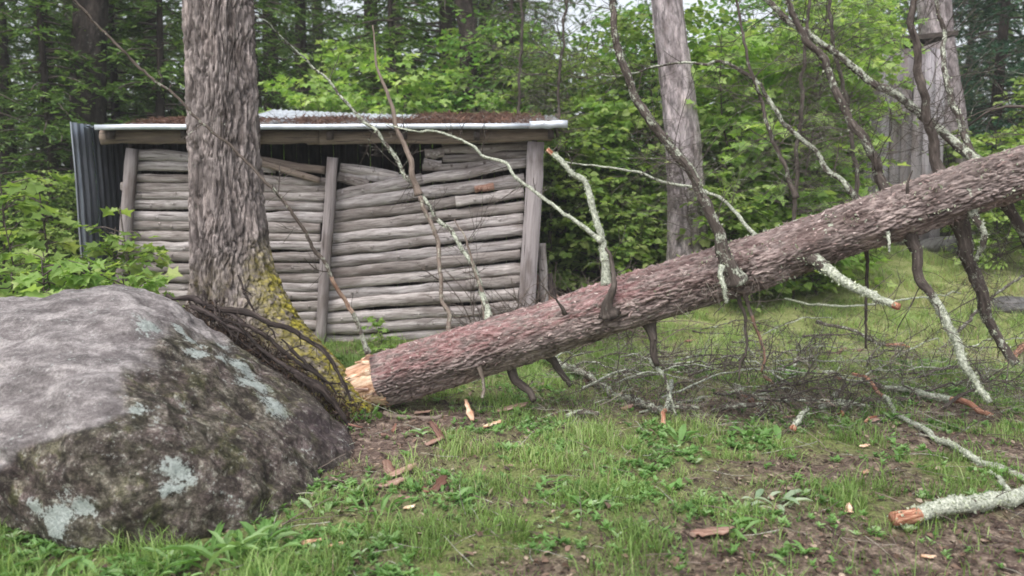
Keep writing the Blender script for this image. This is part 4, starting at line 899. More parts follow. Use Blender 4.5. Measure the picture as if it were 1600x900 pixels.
# ------------------------------------------------------------------ shack
FY = 8.3
def build_shack():
    root = thing('log_shack', 'small weathered shack of stacked grey poles with a low metal roof, partly collapsed', 'shack', (-1.6, FY, 0))
    S = lambda u, v, Y=FY: PY(u, v, Y)
    wall = bpy.data.objects.new('log_wall', None); sc.collection.objects.link(wall); wall.parent = root; ORIG[wall.name] = ORIG[root.name]
    rg = np.random.default_rng(2)
    def pole(a, b, r, seed, mat='pole', name='log', parent=None, sag=.008, sides=14):
        mb = MB(); a, b = np.array(a), np.array(b); L = np.linalg.norm(b - a); n = max(10, int(L / .07))
        pts = [a] + [a + (b - a) * t + np.array([0, rg.normal(0, sag), rg.normal(0, sag)]) for t in (.25, .5, .75)] + [b]
        rr = [r * rg.uniform(.9, 1.08) for _ in range(5)]
        C, T, _ = tube(mb, pts, rr, n * 2, sides, .24, 7, seed, squash=.6)
        # knots
        for _ in range(int(rg.integers(1, 6))):
            k = int(rg.integers(2, 2 * n - 2)); d = np.array([rg.normal(0, .3), -1, rg.normal(0, .6)]); d /= np.linalg.norm(d)
            tube(mb, [C[k] + d * r * .3, C[k] + d * (r * .62 + .006)], [.022, .014], 3, 7, seed=seed)
        mb.build(name, M[mat], parent or wall)
    # left panel
    v = 246.0; k = 0
    while v < 545:
        uL = 196 - (v - 240) * .03 + rg.normal(0, 2); uR = 512 - (v - 250) * .05 + rg.normal(0, 3)
        r = rg.uniform(.046, .058)
        if k == 0: pole(S(204, 243), S(395, 250), r, 300)
        elif k == 1: pole(S(200, 260), S(430, 263), r, 301)
        else:
            vl = v + rg.normal(0, 1.0); vr = v + 6 + rg.normal(0, 1.2) if v < 300 else v + 3 + rg.normal(0, 1.2)
            pole(S(uL, vl, FY + rg.normal(0, .01)), S(uR, vr, FY + rg.normal(0, .01)), r, 300 + k)
        v += r * 2 * 151 * .95 + rg.uniform(0, .6); k += 1
    pole(S(392, 250), S(508, 266), .045, 340, 'beam'); pole(S(400, 252, FY - .06), S(500, 282, FY - .06), .032, 341, 'beam')
    # right panel, tilted
    for i in range(14):
        r = rg.uniform(.056, .066); vl = 303 + 17.6 * i + rg.normal(0, 1.2); vr = 262 + 19.6 * i + rg.normal(0, 1.2)
        uR = 824 - i * 1.0 + rg.normal(0, 2.5)
        if i in (0,):
            pole(S(524, vl + 2), S(660, vl - 26), .062, 400); pole(S(640, 284), S(uR, 254), .05, 430)
        elif i in (2, 5, 9):
            um = rg.uniform(640, 760); t = (um - 524) / (uR - 524); vm = vl + (vr - vl) * t
            pole(S(522 - i * 1.2, vl, FY + .01), S(um, vm, FY + .01), r, 400 + i); pole(S(um - 6, vm + 1, FY - .015), S(uR, vr, FY), r * .95, 450 + i)
        else:
            pole(S(522 - i * 1.2, vl, FY + rg.normal(0, .012)), S(uR, vr, FY + rg.normal(0, .012)), r, 400 + i)
    pole(S(505, 548), S(820, 538), .06, 480, 'beam'); pole(S(500, 562), S(815, 556), .06, 481, 'beam')
    # short pieces right of the hole
    for a, b, r, s in (((692, 234), (826, 229), .044, 500), ((692, 248), (826, 242), .042, 501), ((660, 262), (826, 249), .04, 502), ((664, 240), (694, 238), .05, 503), ((662, 254), (690, 258), .045, 504),
                       ((532, 262), (622, 276), .05, 505), ((528, 276), (575, 290), .05, 506), ((540, 276), (660, 282), .045, 507), ((690, 222), (826, 218), .035, 508)):
        pole(S(*a, FY + .02), S(*b, FY + .02), r, s)
    pole(S(742, 296, FY - .05), S(772, 291, FY - .05), .035, 509, 'chip')
    # posts
    def post(a, b, w, t, s, mat='post'):
        mb = MB(); board(mb, a, b, w, t, up=(0, 1, 0), seed=s, segs=10, warp=.003); mb.build('post', M[mat], root)
    post(S(206, 232, FY - .08), S(186, 500, FY - .08), .10, .08, 1); post(S(520, 246, FY - .09), S(500, 545, FY - .09), .10, .07, 2)
    post(S(838, 222, FY - .09), S(822, 500, FY - .09), .17, .13, 3); 
    pole(S(846, 380, FY + .1), S(853, 520, FY + .1), .05, 512, 'pole', 'prop', root)
    pole(S(158, 214, FY - .16), S(500, 214, FY - .16), .072, 510, 'beam', 'beam', root, sides=16); pole(S(480, 215, FY - .15), S(862, 210, FY - .15), .068, 511, 'beam', 'beam', root, sides=16)
    # side and back walls, boards coloured dark so the inside stays dark
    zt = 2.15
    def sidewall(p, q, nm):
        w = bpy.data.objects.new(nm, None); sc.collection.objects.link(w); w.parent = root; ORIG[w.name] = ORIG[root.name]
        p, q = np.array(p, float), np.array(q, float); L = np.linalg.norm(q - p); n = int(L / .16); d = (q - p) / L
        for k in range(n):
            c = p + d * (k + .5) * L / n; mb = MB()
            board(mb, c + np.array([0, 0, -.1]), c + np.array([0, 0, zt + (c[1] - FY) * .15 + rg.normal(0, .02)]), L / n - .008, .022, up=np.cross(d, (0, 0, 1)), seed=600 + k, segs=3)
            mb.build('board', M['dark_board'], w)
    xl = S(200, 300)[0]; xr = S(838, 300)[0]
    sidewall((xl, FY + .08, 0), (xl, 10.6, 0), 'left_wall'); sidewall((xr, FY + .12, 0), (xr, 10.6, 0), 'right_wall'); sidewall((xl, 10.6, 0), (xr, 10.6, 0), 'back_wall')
    # roof: corrugated sheets
    def corr(name, o, ux, uy, W, L, parent, pitch=.075, amp=.009, seed=0, mat='metal', bend=0.0, rib=False):
        """corrugated sheet: o corner, ux across the ribs, uy along them"""
        o, ux, uy = map(lambda a: np.array(a, float), (o, ux, uy)); n = np.cross(ux, uy); n /= np.linalg.norm(n)
        nx = int(W / pitch * 8); ny = 8; V = []
        for j in range(ny + 1):
            for i in range(nx + 1):
                s = i / nx * W; t = j / ny * L; V.append(o + ux * s + uy * t + n * (amp * (math.sin(s / pitch * 2 * math.pi) if not rib else 2 * abs(math.cos(s / pitch * math.pi)) ** 14) + bend * math.sin(t / L * 3.1) + .004 * math.sin(s * 3 + t * 5 + seed)))
        V = np.array(V); m_ = len(V); V2 = V - n * .0015
        q = np.array([[j * (nx + 1) + i, j * (nx + 1) + i + 1, (j + 1) * (nx + 1) + i + 1, (j + 1) * (nx + 1) + i] for j in range(ny) for i in range(nx)])
        mb = MB(); mb.add(np.vstack([V, V2]), [q, q[:, ::-1] + m_]); return mb.build(name, M[mat], parent)
    zf = S(500, 199, 7.95)[2]; x0 = S(148, 190, 7.95)[0]; x1 = S(885, 190, 7.95)[0]
    slope = 0.135; roof = bpy.data.objects.new('roof', None); sc.collection.objects.link(roof); roof.parent = root; ORIG[roof.name] = ORIG[root.name]
    nS = 6; W = (x1 - x0) / nS
    for k in range(nS):
        corr('roof_sheet', (x0 + W * k - .02, 7.95, zf + .012 * (k % 2) - .005 * k / 6 + rg.normal(0, .004)), (1, 0, .006), (0, 1, slope), W + .04, 2.9, roof, .076, .010, k)
    # bright folded edge strip along the eave
    mb = MB(); board(mb, (x0, 7.94, zf + .002), (x1 - .35, 7.94, zf + .012), .012, .050, up=(0, 0, 1), seed=5, segs=14, warp=.003); mb.build('eave_strip', M['eave'], roof)
    mb = MB(); board(mb, (x1 - .36, 7.93, zf + .022), (x1 + .01, 7.93, zf + .030), .012, .072, up=(0, 0, 1), seed=6, segs=6, warp=.004); mb.build('eave_strip', M['eave'], roof)
    # rafters under the sheets
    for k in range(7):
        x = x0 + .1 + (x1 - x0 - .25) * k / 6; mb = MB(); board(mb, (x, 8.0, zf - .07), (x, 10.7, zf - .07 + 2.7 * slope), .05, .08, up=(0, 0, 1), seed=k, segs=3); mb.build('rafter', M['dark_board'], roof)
    # a loose sheet raised at the back left
    pa = S(392, 186, 9.6); 
    corr('loose_sheet', (pa[0], 9.5, zf + 1.55 * slope + .045), (1, 0, -.035), (0, 1, slope + .05), 1.9, 1.0, roof, .076, .006, 9, 'eave')
    # needle litter on the roof
    N = 26000; x = rg.uniform(x0 + .25, x1 - .15, N); y = 8.0 + 2.7 * rg.random(N); keep = rg.random(N) < ss(.34, .5, fbm(np.stack([x * 2, y * 2, 0 * x], 1), 3, 91)) * ss(x1 - .1, x1 - 1.0, x) + .12
    keep &= ~((y > 9.35) & (x < S(392, 186, 9.6)[0] + 1.9)); x, y = x[keep], y[keep]; n = len(x)
    a = rg.uniform(0, 6.28, n); z = zf + (y - 7.95) * slope + rg.uniform(.012, .05, n)
    d = np.stack([np.cos(a), np.sin(a), rg.normal(0.1, .4, n)], 1) * rg.uniform(.02, .07, n)[:, None]; s = np.stack([-np.sin(a), np.cos(a), rg.normal(0, .3, n)], 1) * rg.uniform(.004, .014, n)[:, None]
    mb = MB(); scatter(mb, LEAF6, np.stack([x, y, z], 1), d, s, tint=rg.random(n)); q = mb.build('needle_litter', M['needle_litter'], roof, smooth=False); q['kind'] = 'stuff'
    m = MB()
    for k in range(150):
        x = rg.uniform(x0 + 1.2, x1 - .1); y = rg.uniform(7.95, 9.4); grow(m, np.array([x, y, zf + (y - 7.95) * slope + .02]), np.array([rg.normal(0, 1), rg.normal(-.2, .6), rg.uniform(-.1, .35)]), rg.uniform(.1, .4), .002, 1, rg, lich=.3, wood=0., tan=.5)
    q = m.build('roof_twigs', M['branch'], roof); q['kind'] = 'stuff'
    # lean-to side: corrugated sheets seen from inside
    xw = S(116, 190, 8.15)[0]; side = bpy.data.objects.new('metal_side', None); sc.collection.objects.link(side); side.parent = root; ORIG[side.name] = ORIG[root.name]
    zb = 0.15; H = S(116, 190, 8.15)[2] - zb
    for k in range(4):
        y = 8.12 + k * .36
        corr('metal_sheet', (xw + .02 * k + (k % 2) * .01, y, zb + rg.normal(0, .02)), (.05, 1, 0), (-.02, 0, 1), .40, H - .02 * k, side, .115, .016, k, 'metal_dark', 0.0, True)
    corr('metal_sheet', (xw, 8.35, zb + H - .03), (1, 0, 0), (0, 1, .04), xl - xw, 1.9, side, .115, .012, 5, 'metal_dark')  # lean-to roof added to deepen the darkness inside the bay
    w = bpy.data.objects.new('lean_to_dark_back', None); sc.collection.objects.link(w); w.parent = root; ORIG[w.name] = ORIG[root.name]  # dark boards added behind the bay so its inside stays dark
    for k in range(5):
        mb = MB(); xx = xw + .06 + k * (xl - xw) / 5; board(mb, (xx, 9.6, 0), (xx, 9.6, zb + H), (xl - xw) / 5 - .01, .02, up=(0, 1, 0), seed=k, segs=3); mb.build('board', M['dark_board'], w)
    return root
t_ = NTree('eave_metal'); n_ = t_.noise(t_.obj(), 6, 5, .7); t_.bsdf(t_.ramp(n_, [(0.3, (0.42, 0.46, 0.52)), (0.7, (0.72, 0.76, 0.82))]), .45, t_.bump(t_.noise(t_.obj(), 30, 3), .3, .004), metal=.3); M['eave'] = t_.m
build_shack()

# boards, brush and a rock right of the shack
r_ = thing('brush_pile', 'heap of broken brown brush and slabs against the right corner of the shack', 'brush pile', (.35, 8.2, 0))
rg = np.random.default_rng(21); m = MB()
for k in range(170):
    x = rg.normal(.55, .5); y = rg.normal(8.2, .35); grow(m, np.array([x, y, rg.uniform(.0, .3)]), np.array([rg.normal(0, .8), rg.normal(0, .3), rg.uniform(.0, .8)]), rg.uniform(.3, .8), .006, 1, rg, lich=.05, wood=0., tan=float(rg.uniform(0, .5)))
q = m.build('brush', M['branch'], r_); q['kind'] = 'stuff'
for k in range(7):
    mb = MB(); x = .25 + k * .1; board(mb, (x, 8.35 + rg.normal(0, .1), 0), (x - rg.uniform(-.1, .5), 8.5, rg.uniform(.4, .75)), .08, .03, up=(0, 1, 0), seed=k, segs=5); mb.build('slab', M['root' if k % 2 else 'chip'], r_)
def rock(u, v, rad, label, seed, Y=None, sz=(1, 1, .7)):
    import bmesh
    c = G(u, v) if Y is None else np.array([PY(u, v, Y)[0], Y, hz(PY(u, v, Y)[0], Y)])
    bm = bmesh.new(); bmesh.ops.create_icosphere(bm, subdivisions=4, radius=1)
    V = np.array([x.co for x in bm.verts]); Fc = np.array([[x.index for x in f.verts] for f in bm.faces]); bm.free()
    V = V * (1 + .5 * (fbm(V * 1.3 + seed, 4, seed)[:, None] - .5)) * np.array(sz) * rad + c; mb = MB(); mb.add(V, [Fc])
    return tag(mb.build('rock', M['rock'], base=c), label, 'rock')
rock(925, 410, .42, 'dark rounded rock beyond the log, right of the shack', 5, Y=9.3)
rock(1590, 395, .30, 'grey stone on the lawn at the right edge', 8, Y=9.5, sz=(1, 1, .45))
rock(1490, 380, .5, 'flat pinkish stone seen below the log at right', 9, Y=12.2, sz=(1, 1, .35))

# ------------------------------------------------------------------ outhouse
def build_outhouse():
    Y0 = 12.6; x = PY(1415, 200, Y0)[0]; z0 = hz(x, Y0) - .05
    root = thing('outhouse', 'tall narrow grey board shed with a dark roof, far right behind the branches', 'shed', (x, Y0, z0))
    a = np.array([PY(1358, 200, 12.3)[0], 12.3, 0]); b = np.array([PY(1478, 200, 12.6)[0], 12.6, 0]); c = np.array([a[0] - .10 * 1 - .45, 13.6, 0]); c = np.array([PY(1312, 200, 13.3)[0], 13.3, 0])
    zt = PY(1400, 75, 12.4)[2]; rg = np.random.default_rng(4)
    def face(p, q, nm, n, mat, lean=0.0):
        w = bpy.data.objects.new(nm, None); sc.collection.objects.link(w); w.parent = root; ORIG[w.name] = ORIG[root.name]
        d = (q - p); L = np.linalg.norm(d); d /= L; wd = L / n
        for k in range(n):
            e = p + d * (k + .5) * wd; nrm = np.array([-d[1], d[0], 0]); mb = MB()
            board(mb, e + np.array([0, 0, z0]) + nrm * rg.normal(0, .006), e + np.array([-.05, 0, zt + rg.normal(0, .02)]), wd - .012, .024, up=nrm, seed=800 + k, segs=5); mb.build('board', M[mat], w)
    face(a, b, 'front_wall', 7, 'board'); face(c, a, 'side_wall', 8, 'board'); d2 = b + (c - a)
    face(d2, b, 'right_wall', 8, 'board'); face(c, d2, 'rear_wall', 7, 'board')
    mb = MB(); ctr = (a + b + c + d2) / 4
    e = [a, b, d2, c]; V = [ctr + (p - ctr) * 1.18 + np.array([-.05, 0, zt + (0.0 if i in (0, 3) else .22)]) for i, p in enumerate(e)]
    V += [p + np.array([0, 0, .07]) for p in V]; gc = np.array([[p[0], p[1], p[2]] for p in V]); mb.add(np.array(V), [BOXF], gc=gc); mb.build('roof', M['dark_board'], root, smooth=False)
build_outhouse()

# ------------------------------------------------------------------ forest
def conifer_mesh(seed, H, Rr, dens, lo=.08, bl=(.05, .10), droop=.35):
    rg = np.random.default_rng(seed); tr = MB()
    tube(tr, [(0, 0, -.3), (.03, 0, H * .3), (-.04, .03, H * .7), (0, 0, H)], [H * .017, H * .013, H * .007, .01], 24, 10, .08, 3, seed, cell=.4, ridge=.6)
    P, D, Sd, tint = [], [], [], []
    z = H * lo; br = MB()
    while z < H * .97:
        az = rg.uniform(0, 6.283); L = Rr * (1 - z / H) ** .75 * rg.uniform(.55, 1.15); n = 10
        t = np.linspace(0, 1, n); dx = np.stack([np.cos(az) * L * t, np.sin(az) * L * t, z + .12 * L * t - droop * L * t ** 2 + 0 * t], 1)
        dx += rg.normal(0, .015, dx.shape) * t[:, None]
        tube(br, dx, [.012 + .006 * L, .004], 8, 4, seed=seed, cap=False, lich=.3)
        al = np.array([math.cos(az), math.sin(az), 0]); sd = np.array([-math.sin(az), math.cos(az), 0])
        for k in range(int(11 * L * dens)):
            tt = rg.uniform(.12, 1) ; p0 = np.array([np.interp(tt, t, dx[:, j]) for j in range(3)]); sg = rg.choice([-1, 1]); tl = L * .42 * (1.15 - tt) * rg.uniform(.6, 1.2) + .08
            dr = al * .6 + sd * sg * rg.uniform(.5, 1.0) + np.array([0, 0, rg.uniform(-.45, .05)]); dr /= np.linalg.norm(dr)
            m = int(5 + tl * 24); s = rg.uniform(0, 1, m); pos = p0 + dr * (s * tl)[:, None] + np.array([0, 0, -1.0]) * (s ** 2 * tl * .25)[:, None]
            pr = np.cross(dr, (0, 0, 1)); pr /= np.linalg.norm(pr); g = rg.choice([-1, 1], m)[:, None]
            d = unit(dr * .8 + pr * g * rg.uniform(.3, 1, (m, 1)) + rg.normal(0, .25, (m, 3))) * rg.uniform(*bl, (m, 1))
            sv = unit(np.cross(d, np.array([0, 0, 1.0]) + rg.normal(0, .45, (m, 3)))) * rg.uniform(.012, .03, (m, 1))
            P.append(pos); D.append(d); Sd.append(sv); tint.append(np.clip(rg.normal(.45, .16, m) + .35 * (s > .6) * rg.random(m) + rg.normal(0, .08), 0, 1))
        z += rg.uniform(.04, .11) * H / 10
    cr = MB(); scatter(cr, QUAD, np.concatenate(P), np.concatenate(D), np.concatenate(Sd), tint=np.concatenate(tint))
    return tr, br, cr
def link_tree(name, label, cat, group, meshes, loc, rz=0, scale=1.0, tiltx=0.0, tilty=0.0):
    root = thing(name, label, cat, loc, group); root.rotation_euler = (tiltx, tilty, rz); root.scale = (scale,) * 3
    for nm, me in meshes:
        o = bpy.data.objects.new(nm, me); sc.collection.objects.link(o); o.parent = root
    return root
def bake(mb, name, mat, smooth=False):
    o = mb.build(name, M[mat], smooth=smooth); me = o.data; bpy.data.objects.remove(o); return me
CON = []
for sd_, H, Rr, dn, mt, lo in ((1, 11, 2.3, 1.0, 'needle', .05), (2, 9, 2.1, 1.0, 'needle', .03), (3, 12, 2.6, .9, 'needle_b', .06), (4, 5.0, 1.5, 1.6, 'needle_b', .02), (5, 8, 2.4, 1.1, 'needle_c', .05)):
    tr, br, cr = conifer_mesh(sd_, H, Rr, dn, lo); br.a.setdefault('x', []) if False else None
    CON.append([('trunk', bake(tr, 'trunk', 'bark_dark', True)), ('bough', bake(br, 'bough', 'branch', True)), ('crown', bake(cr, 'crown', mt))])

def maple_mesh(seed, H, W, nb, leaf, tpl, mat, nl=9):
    rg = np.random.default_rng(seed); st = MB()
    top = np.array([rg.normal(0, .1 * H), rg.normal(0, .1 * H), H]); stem = catmull([(0, 0, -.1), top * .35 + rg.normal(0, .04, 3) * H, top * .7, top], 20)
    tube(st, stem, [.006 + .006 * H, .004], 20, 6, .1, 5, seed, lich=.2)
    P = []; D = []; S_ = []; tt = []
    for b in range(nb):
        k = int(rg.uniform(.12, 1) * 19); az = rg.uniform(0, 6.283); L = W * rg.uniform(.45, 1.05) * (1.15 - .5 * k / 19)
        t = np.linspace(0, 1, 6); up = rg.uniform(.1, .6)
        pts = stem[k] + np.stack([np.cos(az) * L * t, np.sin(az) * L * t, up * L * t - .3 * L * t ** 2], 1) + rg.normal(0, .02, (6, 3)) * t[:, None]
        tube(st, pts, [.007, .002], 6, 3, seed=b, cap=False, lich=.1)
        n = int(nl * (.6 + L / W)); s = rg.uniform(.25, 1.0, n); a2 = az + rg.normal(0, .9, n); off = rg.uniform(.02, .30, n) * W * .5
        p = np.stack([np.interp(s, t, pts[:, j]) for j in range(3)], 1) + np.stack([np.cos(a2), np.sin(a2), rg.normal(0, .18, n)], 1) * off[:, None]
        sz = leaf * rg.uniform(.55, 1.25, n); d = unit(np.stack([np.cos(a2), np.sin(a2), rg.normal(-.25, .35, n)], 1)) * sz[:, None]
        nrm = unit(np.array([0, 0, 1.0]) + rg.normal(0, .38, (n, 3))); sv = unit(np.cross(nrm, d)) * (sz * .95)[:, None]
        P.append(p); D.append(d); S_.append(sv); tt.append(np.clip(rg.normal(.5, .2, n) + rg.normal(0, .12), 0, 1))
    cr = MB(); scatter(cr, tpl, np.concatenate(P), np.concatenate(D), np.concatenate(S_), tint=np.concatenate(tt))
    return [('stem', bake(st, 'stem', 'branch', True)), ('foliage', bake(cr, 'foliage', mat))]
M['maple_l'] = leaf_mat('maple_leaf_spring', [(0, (0.14, 0.26, 0.06)), (0.5, (0.32, 0.48, 0.14)), (1, (0.56, 0.66, 0.28))], 0.5)
MAP = [maple_mesh(11, 2.6, 1.1, 150, .11, LEAF6, 'maple_y', 15), maple_mesh(12, 3.8, 1.5, 200, .11, LEAF6, 'maple_y', 16), maple_mesh(13, 1.6, .8, 90, .10, LEAF6, 'maple_y', 13), maple_mesh(14, 5.0, 1.9, 260, .12, LEAF6, 'maple', 18), maple_mesh(18, 3.4, 1.2, 110, .15, MAPLE, 'maple_l', 12), maple_mesh(19, 4.6, 1.5, 130, .15, MAPLE, 'maple_l', 13)]
NEAR = [maple_mesh(15, 1.35, .5, 22, .13, MAPLE, 'maple_y', 6), maple_mesh(16, .85, .5, 30, .10, MAPLE, 'maple_l', 7), maple_mesh(17, 1.1, .4, 16, .10, MAPLE, 'maple_y', 5)]

rg = np.random.default_rng(9)
def at(u, Y, dz=0): x = (u - 800) / F * Y; return (x, Y, hz(x, Y) + dz)
# conifers, nearest row listed, deeper rows scattered
cl_ = 'dark conifer in the dense wood behind the shack'; cg = 'dark conifers of the wood behind'
for u, Y, k, s in ((20, 13.5, 2, .9), (150, 15, 1, 1.1), (260, 12.8, 3, 1.25), (190, 13.2, 3, 1.2), (410, 14.0, 3, 1.3), (480, 16.5, 2, .9), (620, 13.5, 3, 1.2), (700, 15.0, 2, 1.0), (800, 13.6, 3, 1.1), (-60, 11.5, 1, .9), (90, 11.8, 3, 1.1), (340, 16, 0, 1.1), (-180, 14, 0, 1.1), (760, 17.5, 0, 1.1), (585, 17, 2, 1.1)):
    link_tree('conifer', cl_, 'conifer', cg, CON[k], at(u, Y, -.1), rg.uniform(0, 6.28), s * rg.uniform(.92, 1.08))
for k in range(30):
    Y = rg.uniform(17.5, 27); u = -250 + 2100 * ((k * .618) % 1)
    if 860 < u < 1330: continue
    link_tree('conifer', 'distant conifer deep in the wood', 'conifer', 'distant conifers deep in the wood', CON[[0, 1, 2, 0, 4][k % 5]], at(u, Y, -.1), rg.uniform(0, 6.28), rg.uniform(.95, 1.3))
for u, Y, k, s, lb in ((1545, 15.0, 4, 1.0, 'blue-green conifer with hanging boughs at the upper right edge'), (1680, 13.2, 4, 1.1, 'blue-green conifer just past the right edge'), (1440, 18.5, 4, 1.2, 'conifer rising behind the board shed')):
    link_tree('conifer', lb, 'conifer', None, CON[k], at(u, Y, -.1), rg.uniform(0, 6.28), s)
# deciduous saplings
ml = 'bright green leafy sapling in the thicket between the shack and the board shed'; mg = 'leafy saplings in the thicket'
for u, Y, k, s in ((900, 10.6, 0, .9), (955, 10.2, 2, 1.0), (985, 11.4, 1, .85), (1030, 12.2, 3, .62), (1130, 10.6, 4, 1.0), (1170, 11.4, 5, .72), (1175, 9.6, 2, 1.1), (1235, 10.9, 5, .85), (1240, 9.8, 4, 1.0), (1290, 11.6, 5, .8), (985, 10.9, 4, .75), (930, 10.9, 4, .6), (1270, 12.8, 5, .9), (1190, 12.8, 5, .62), (1285, 9.9, 2, .9), (880, 12.6, 1, .95), (1200, 13.5, 3, .9), (990, 13.6, 3, .8), (1130, 9.8, 2, .9), (930, 11.6, 1, .8), (1150, 14.5, 3, .7), (1270, 14.6, 3, .85), (1010, 10.3, 2, .9)):
    ml = ('big-leaved pale yellow-green sapling' if k > 3 else 'fresh green sapling' if k in (0, 2) else 'tall soft green sapling') + (' just right of the shack' if u < 960 else ' around the foot of the thick grey trunk' if u < 1060 else ' close right of the thick grey trunk' if u < 1160 else ' in the thicket left of the board shed') + (', in the front row' if Y < 10.5 else ', deeper in' if Y > 12 else '')
    link_tree('sapling', ml, 'sapling', mg, MAP[k], at(u, Y, -.05), rg.uniform(0, 6.28), s * rg.uniform(.9, 1.1))
for u, Y, k, s in ((430, 11.6, 4, .78), (500, 12.2, 5, .72), (600, 11.6, 4, .80), (650, 12.4, 5, .78), (715, 11.6, 4, .82), (770, 12.0, 5, .72), (830, 11.2, 4, .70), (560, 13.2, 5, .9), (740, 13.4, 5, .95)):
    link_tree('sapling', 'yellow-green sapling crowding close behind the shack roof', 'sapling', 'saplings behind the shack roof', MAP[k], at(u, Y, -.1), rg.uniform(0, 6.28), s)
for u, Y, k, s, lb in ((1570, 11.0, 0, .75, 'yellow-green bush beyond the log at the right edge'), (1650, 11.8, 1, .7, 'taller yellow-green bush past the right edge'), (1530, 13.6, 2, 1.1, 'low bush between the board shed and the edge'), (1335, 11.4, 2, .7, 'small leafy bush half hiding the left of the board shed'),
                       (560, 12.6, 3, .62, 'pale leafy sapling reaching over the shack roof, left of centre'), (470, 12.4, 1, .72, 'leafy sapling behind the loose roof sheet'), (680, 13.0, 3, .62, 'leafy sapling rising behind the middle of the roof'), (820, 11.6, 4, .68, 'leafy sapling behind the right end of the roof'), (230, 11.8, 3, .52, 'leafy sapling behind the standing trunk at left'), (60, 10.8, 1, .5, 'leafy sapling at the far left behind the metal sheets'), (760, 12.8, 3, .85, 'deep green sapling behind the roof, right of centre')):
    link_tree('sapling', lb, 'sapling', None, MAP[k], at(u, Y, -.05), rg.uniform(0, 6.28), s)
# near saplings behind the boulder
for u, Y, k, s, lb in ((45, 6.9, 0, 1.0, 'large-leaved maple sapling behind the boulder at the left edge'), (150, 7.2, 0, .95, 'maple sapling in front of the metal sheets'), (225, 7.1, 0, .82, 'maple sapling in front of the shack left corner'), (100, 6.6, 1, 1.0, 'low yellow-green maple seedling over the boulder top, left'), (10, 6.5, 1, 1.1, 'low maple seedling at the left edge over the boulder'), (180, 6.7, 1, .9, 'low maple seedling over the middle of the boulder top'), (-60, 6.7, 0, 1.0, 'maple sapling just past the left edge'), (250, 6.9, 2, .55, 'thin seedling left of the standing trunk'), (60, 6.0, 1, 1.25, 'yellow-green seedling spilling over the left part of the boulder top'), (140, 6.1, 1, 1.2, 'pale green seedling over the boulder top below the metal sheets'), (205, 6.3, 1, 1.05, 'green seedling over the boulder top before the shack corner'), (-10, 6.0, 2, 1.2, 'upright seedling at the left frame edge by the boulder'), (95, 6.3, 2, 1.0, 'upright maple seedling between the low seedlings'), (15, 7.0, 0, 1.35, 'tallest large-leaved maple sapling at the left frame edge'), (85, 7.3, 2, 1.45, 'tall maple sapling just left of the metal sheets'), (215, 7.25, 2, 1.3, 'tall maple sapling overlapping the left corner post of the shack'), (590, 7.4, 1, .45, 'tiny seedling at the shack foot behind the break')):
    link_tree('maple_sapling', lb, 'sapling', None, NEAR[k], (at(u, Y)[0], Y, hz(at(u, Y)[0], Y) - .03), rg.uniform(0, 6.28), s)

# individually placed trunks
def far_trunk(pts, r, label, seed, mat='bark_far', nth=90, n=220, amp=.012, crown=None):
    P3 = [PY(*p) for p in pts]; P3[0][2] = hz(P3[0][0], P3[0][1]) - .1
    root = thing('tree', label, 'tree', P3[0]); C = catmull(P3, n); mb = MB()
    ln = np.linalg.norm(np.diff(C, axis=0), axis=1).sum()
    bark_tube(mb, C, lambda TH, S: np.interp(S / ln, np.linspace(0, 1, len(r)), r) + 0 * TH, nth, amp, .05, seed, 5, lich=lambda TH, S, V: np.full(TH.shape, .4))
    mb.build('trunk', M[mat], root)
    if crown is not None:
        me = CON[crown][2][1]; o = bpy.data.objects.new('crown', me); sc.collection.objects.link(o); o.parent = root; o.location = Vector(P3[-1] - P3[0]) - Vector((0, 0, 2.0)); o.scale = (.6, .6, .6)
    return root
far_trunk([(1080, 400, 9.8), (1072, 300, 9.8), (1063, 180, 9.8), (1046, 40, 9.8), (1036, -60, 9.8), (1010, -350, 9.8), (985, -600, 9.8)], [.30, .225, .20, .175, .155, .14, .12, .1], 'thick grey trunk leaning left in the green thicket, fuzzy with twigs at its base', 900, crown=2)
far_trunk([(135, 330, 12.2), (138, 150, 12.2), (142, 0, 12.2), (150, -400, 12.2)], [.26, .24, .22, .16], 'broad dark blurred trunk behind the shack at upper left', 901, 'bark_dark', crown=0)
far_trunk([(735, 330, 13.5), (733, 90, 13.5), (722, -20, 13.5), (700, -400, 13.5)], [.17, .15, .13, .1], 'slim dark trunk above the middle of the shack roof', 902, 'bark_dark', crown=0)
far_trunk([(1500, 360, 13.9), (1482, 200, 13.8), (1468, 100, 13.8), (1458, -20, 13.8), (1440, -400, 13.8)], [.32, .28, .25, .23, .18], 'brownish leaning trunk rising behind the right side of the board shed', 903, crown=4)
far_trunk([(75, 330, 14.5), (72, 100, 14.5), (60, -20, 14.5), (50, -400, 14.5)], [.15, .13, .12, .1], 'thin dark trunk near the upper left edge', 904, 'bark_dark', crown=1)
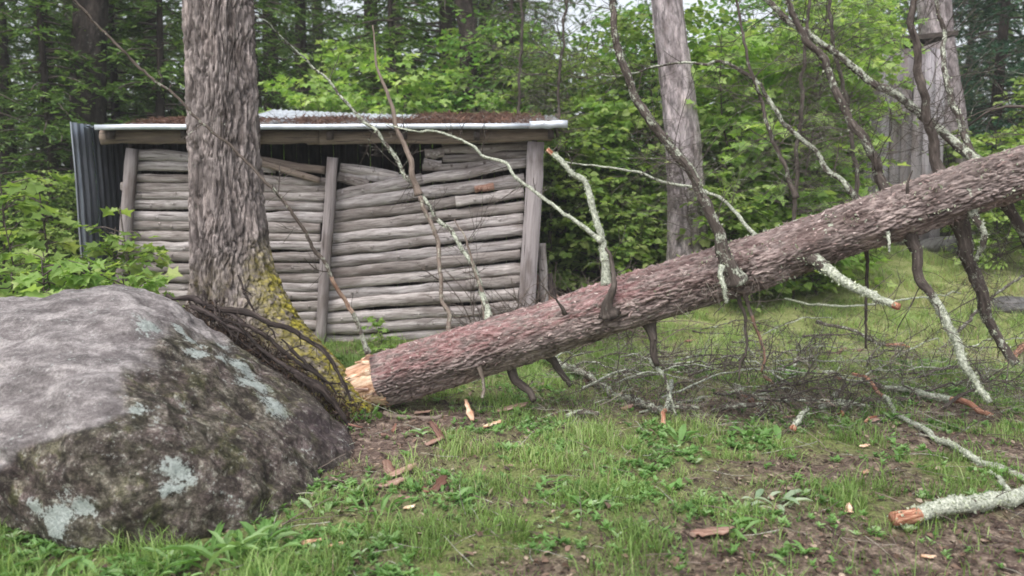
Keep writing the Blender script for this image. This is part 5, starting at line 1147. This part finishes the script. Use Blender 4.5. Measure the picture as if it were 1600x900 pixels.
# bare dead twiggy trees
def dead_tree(pts, r, label, seed, nt, L, depth=2):
    P3 = [PY(*p) for p in pts]; root = thing('dead_tree', label, 'dead tree', P3[0]); make_branch(root, P3, r, .3, nt, L, seed=seed, name='trunk', depth=depth, twr=.004, droop=.8, twlich=.4)
dead_tree([(858, 400, 10.2), (870, 200, 10.2), (880, 60, 10.2), (890, -80, 10.2)], [.03, .02, .015], 'grey dead twiggy tree right of the roof end', 61, 90, .8)
dead_tree([(1240, 380, 8.3), (1248, 200, 8.3), (1260, 60, 8.3), (1270, -80, 8.3)], [.025, .02, .015], 'dead twiggy sapling among the leaves right of the grey trunk', 62, 110, .6)
dead_tree([(1345, 380, 9.0), (1330, 200, 9.0), (1300, 50, 9.0), (1290, -80, 9.0)], [.03, .025, .02], 'dead twiggy tree before the board shed', 63, 110, .7)
dead_tree([(1085, 398, 9.3), (1070, 300, 9.35), (1060, 220, 9.4)], [.012, .01, .006], 'tangle of fine dead twigs at the foot of the grey trunk', 64, 70, .35)
dead_tree([(810, 380, 11.2), (812, 150, 11.2), (818, -60, 11.2)], [.03, .022, .018], 'grey dead conifer over the right part of the roof', 65, 100, .9)

# far wood: one mass closing the view
def far_wood():
    rg = np.random.default_rng(33); N = 90000; th = rg.uniform(-.85, .85, N); rad = 27 + 12 * rg.random(N)
    x = rad * np.sin(th); y = rad * np.cos(th); z0 = height(x, y); z = z0 + 12 * rg.random(N) ** .9
    q = np.stack([x, y, z], 1); keep = fbm(q * .45, 3, 95) > .42 + .02 * (z - z0); u = 800 + F * x / y
    keep &= ~((np.abs(u - 1085 - 8 * np.sin(z * 2)) < 40) & (z > 7.0)); keep &= ~((fbm(q * 1.1, 2, 96) > .56) & (z > 6.5)); q = q[keep]; n = len(q)
    d = unit(rg.normal(0, 1, (n, 3)) + np.array([0, 0, -.6])) * rg.uniform(.25, .55, (n, 1)); s = unit(np.cross(d, rg.normal(0, 1, (n, 3)))) * rg.uniform(.08, .22, (n, 1))
    mb = MB(); scatter(mb, LEAF6, q, d, s, tint=np.clip(rg.normal(.45, .22, n), 0, 1))
    tag(mb.build('far_wood', M['needle'], smooth=False), 'dark mass of the wood far behind the clearing', 'wood', kind='stuff')
far_wood()

# ------------------------------------------------------------------ added haze volume, pales the background like lens flare
mb = MB(); hx, y0_, y1_, zb_, zt_ = 190, -45, 300, -3.0, 24.0
mb.add(np.array([(x, y, z) for z in (zb_, zt_) for x, y in ((-hx, y0_), (hx, y0_), (hx, y1_), (-hx, y1_))], float), [BOXF])
hm = bpy.data.materials.new('haze'); hm.use_nodes = True; hm.node_tree.nodes.clear()
ho = hm.node_tree.nodes.new('ShaderNodeOutputMaterial'); hv = hm.node_tree.nodes.new('ShaderNodeVolumePrincipled')
hv.inputs['Color'].default_value = (.93, .95, .97, 1); hv.inputs['Density'].default_value = 0.0022
hm.node_tree.links.new(hv.outputs[0], ho.inputs['Volume'])
tag(mb.build('haze', hm, smooth=False), 'thin added haze that pales the background like lens flare', kind='stuff')
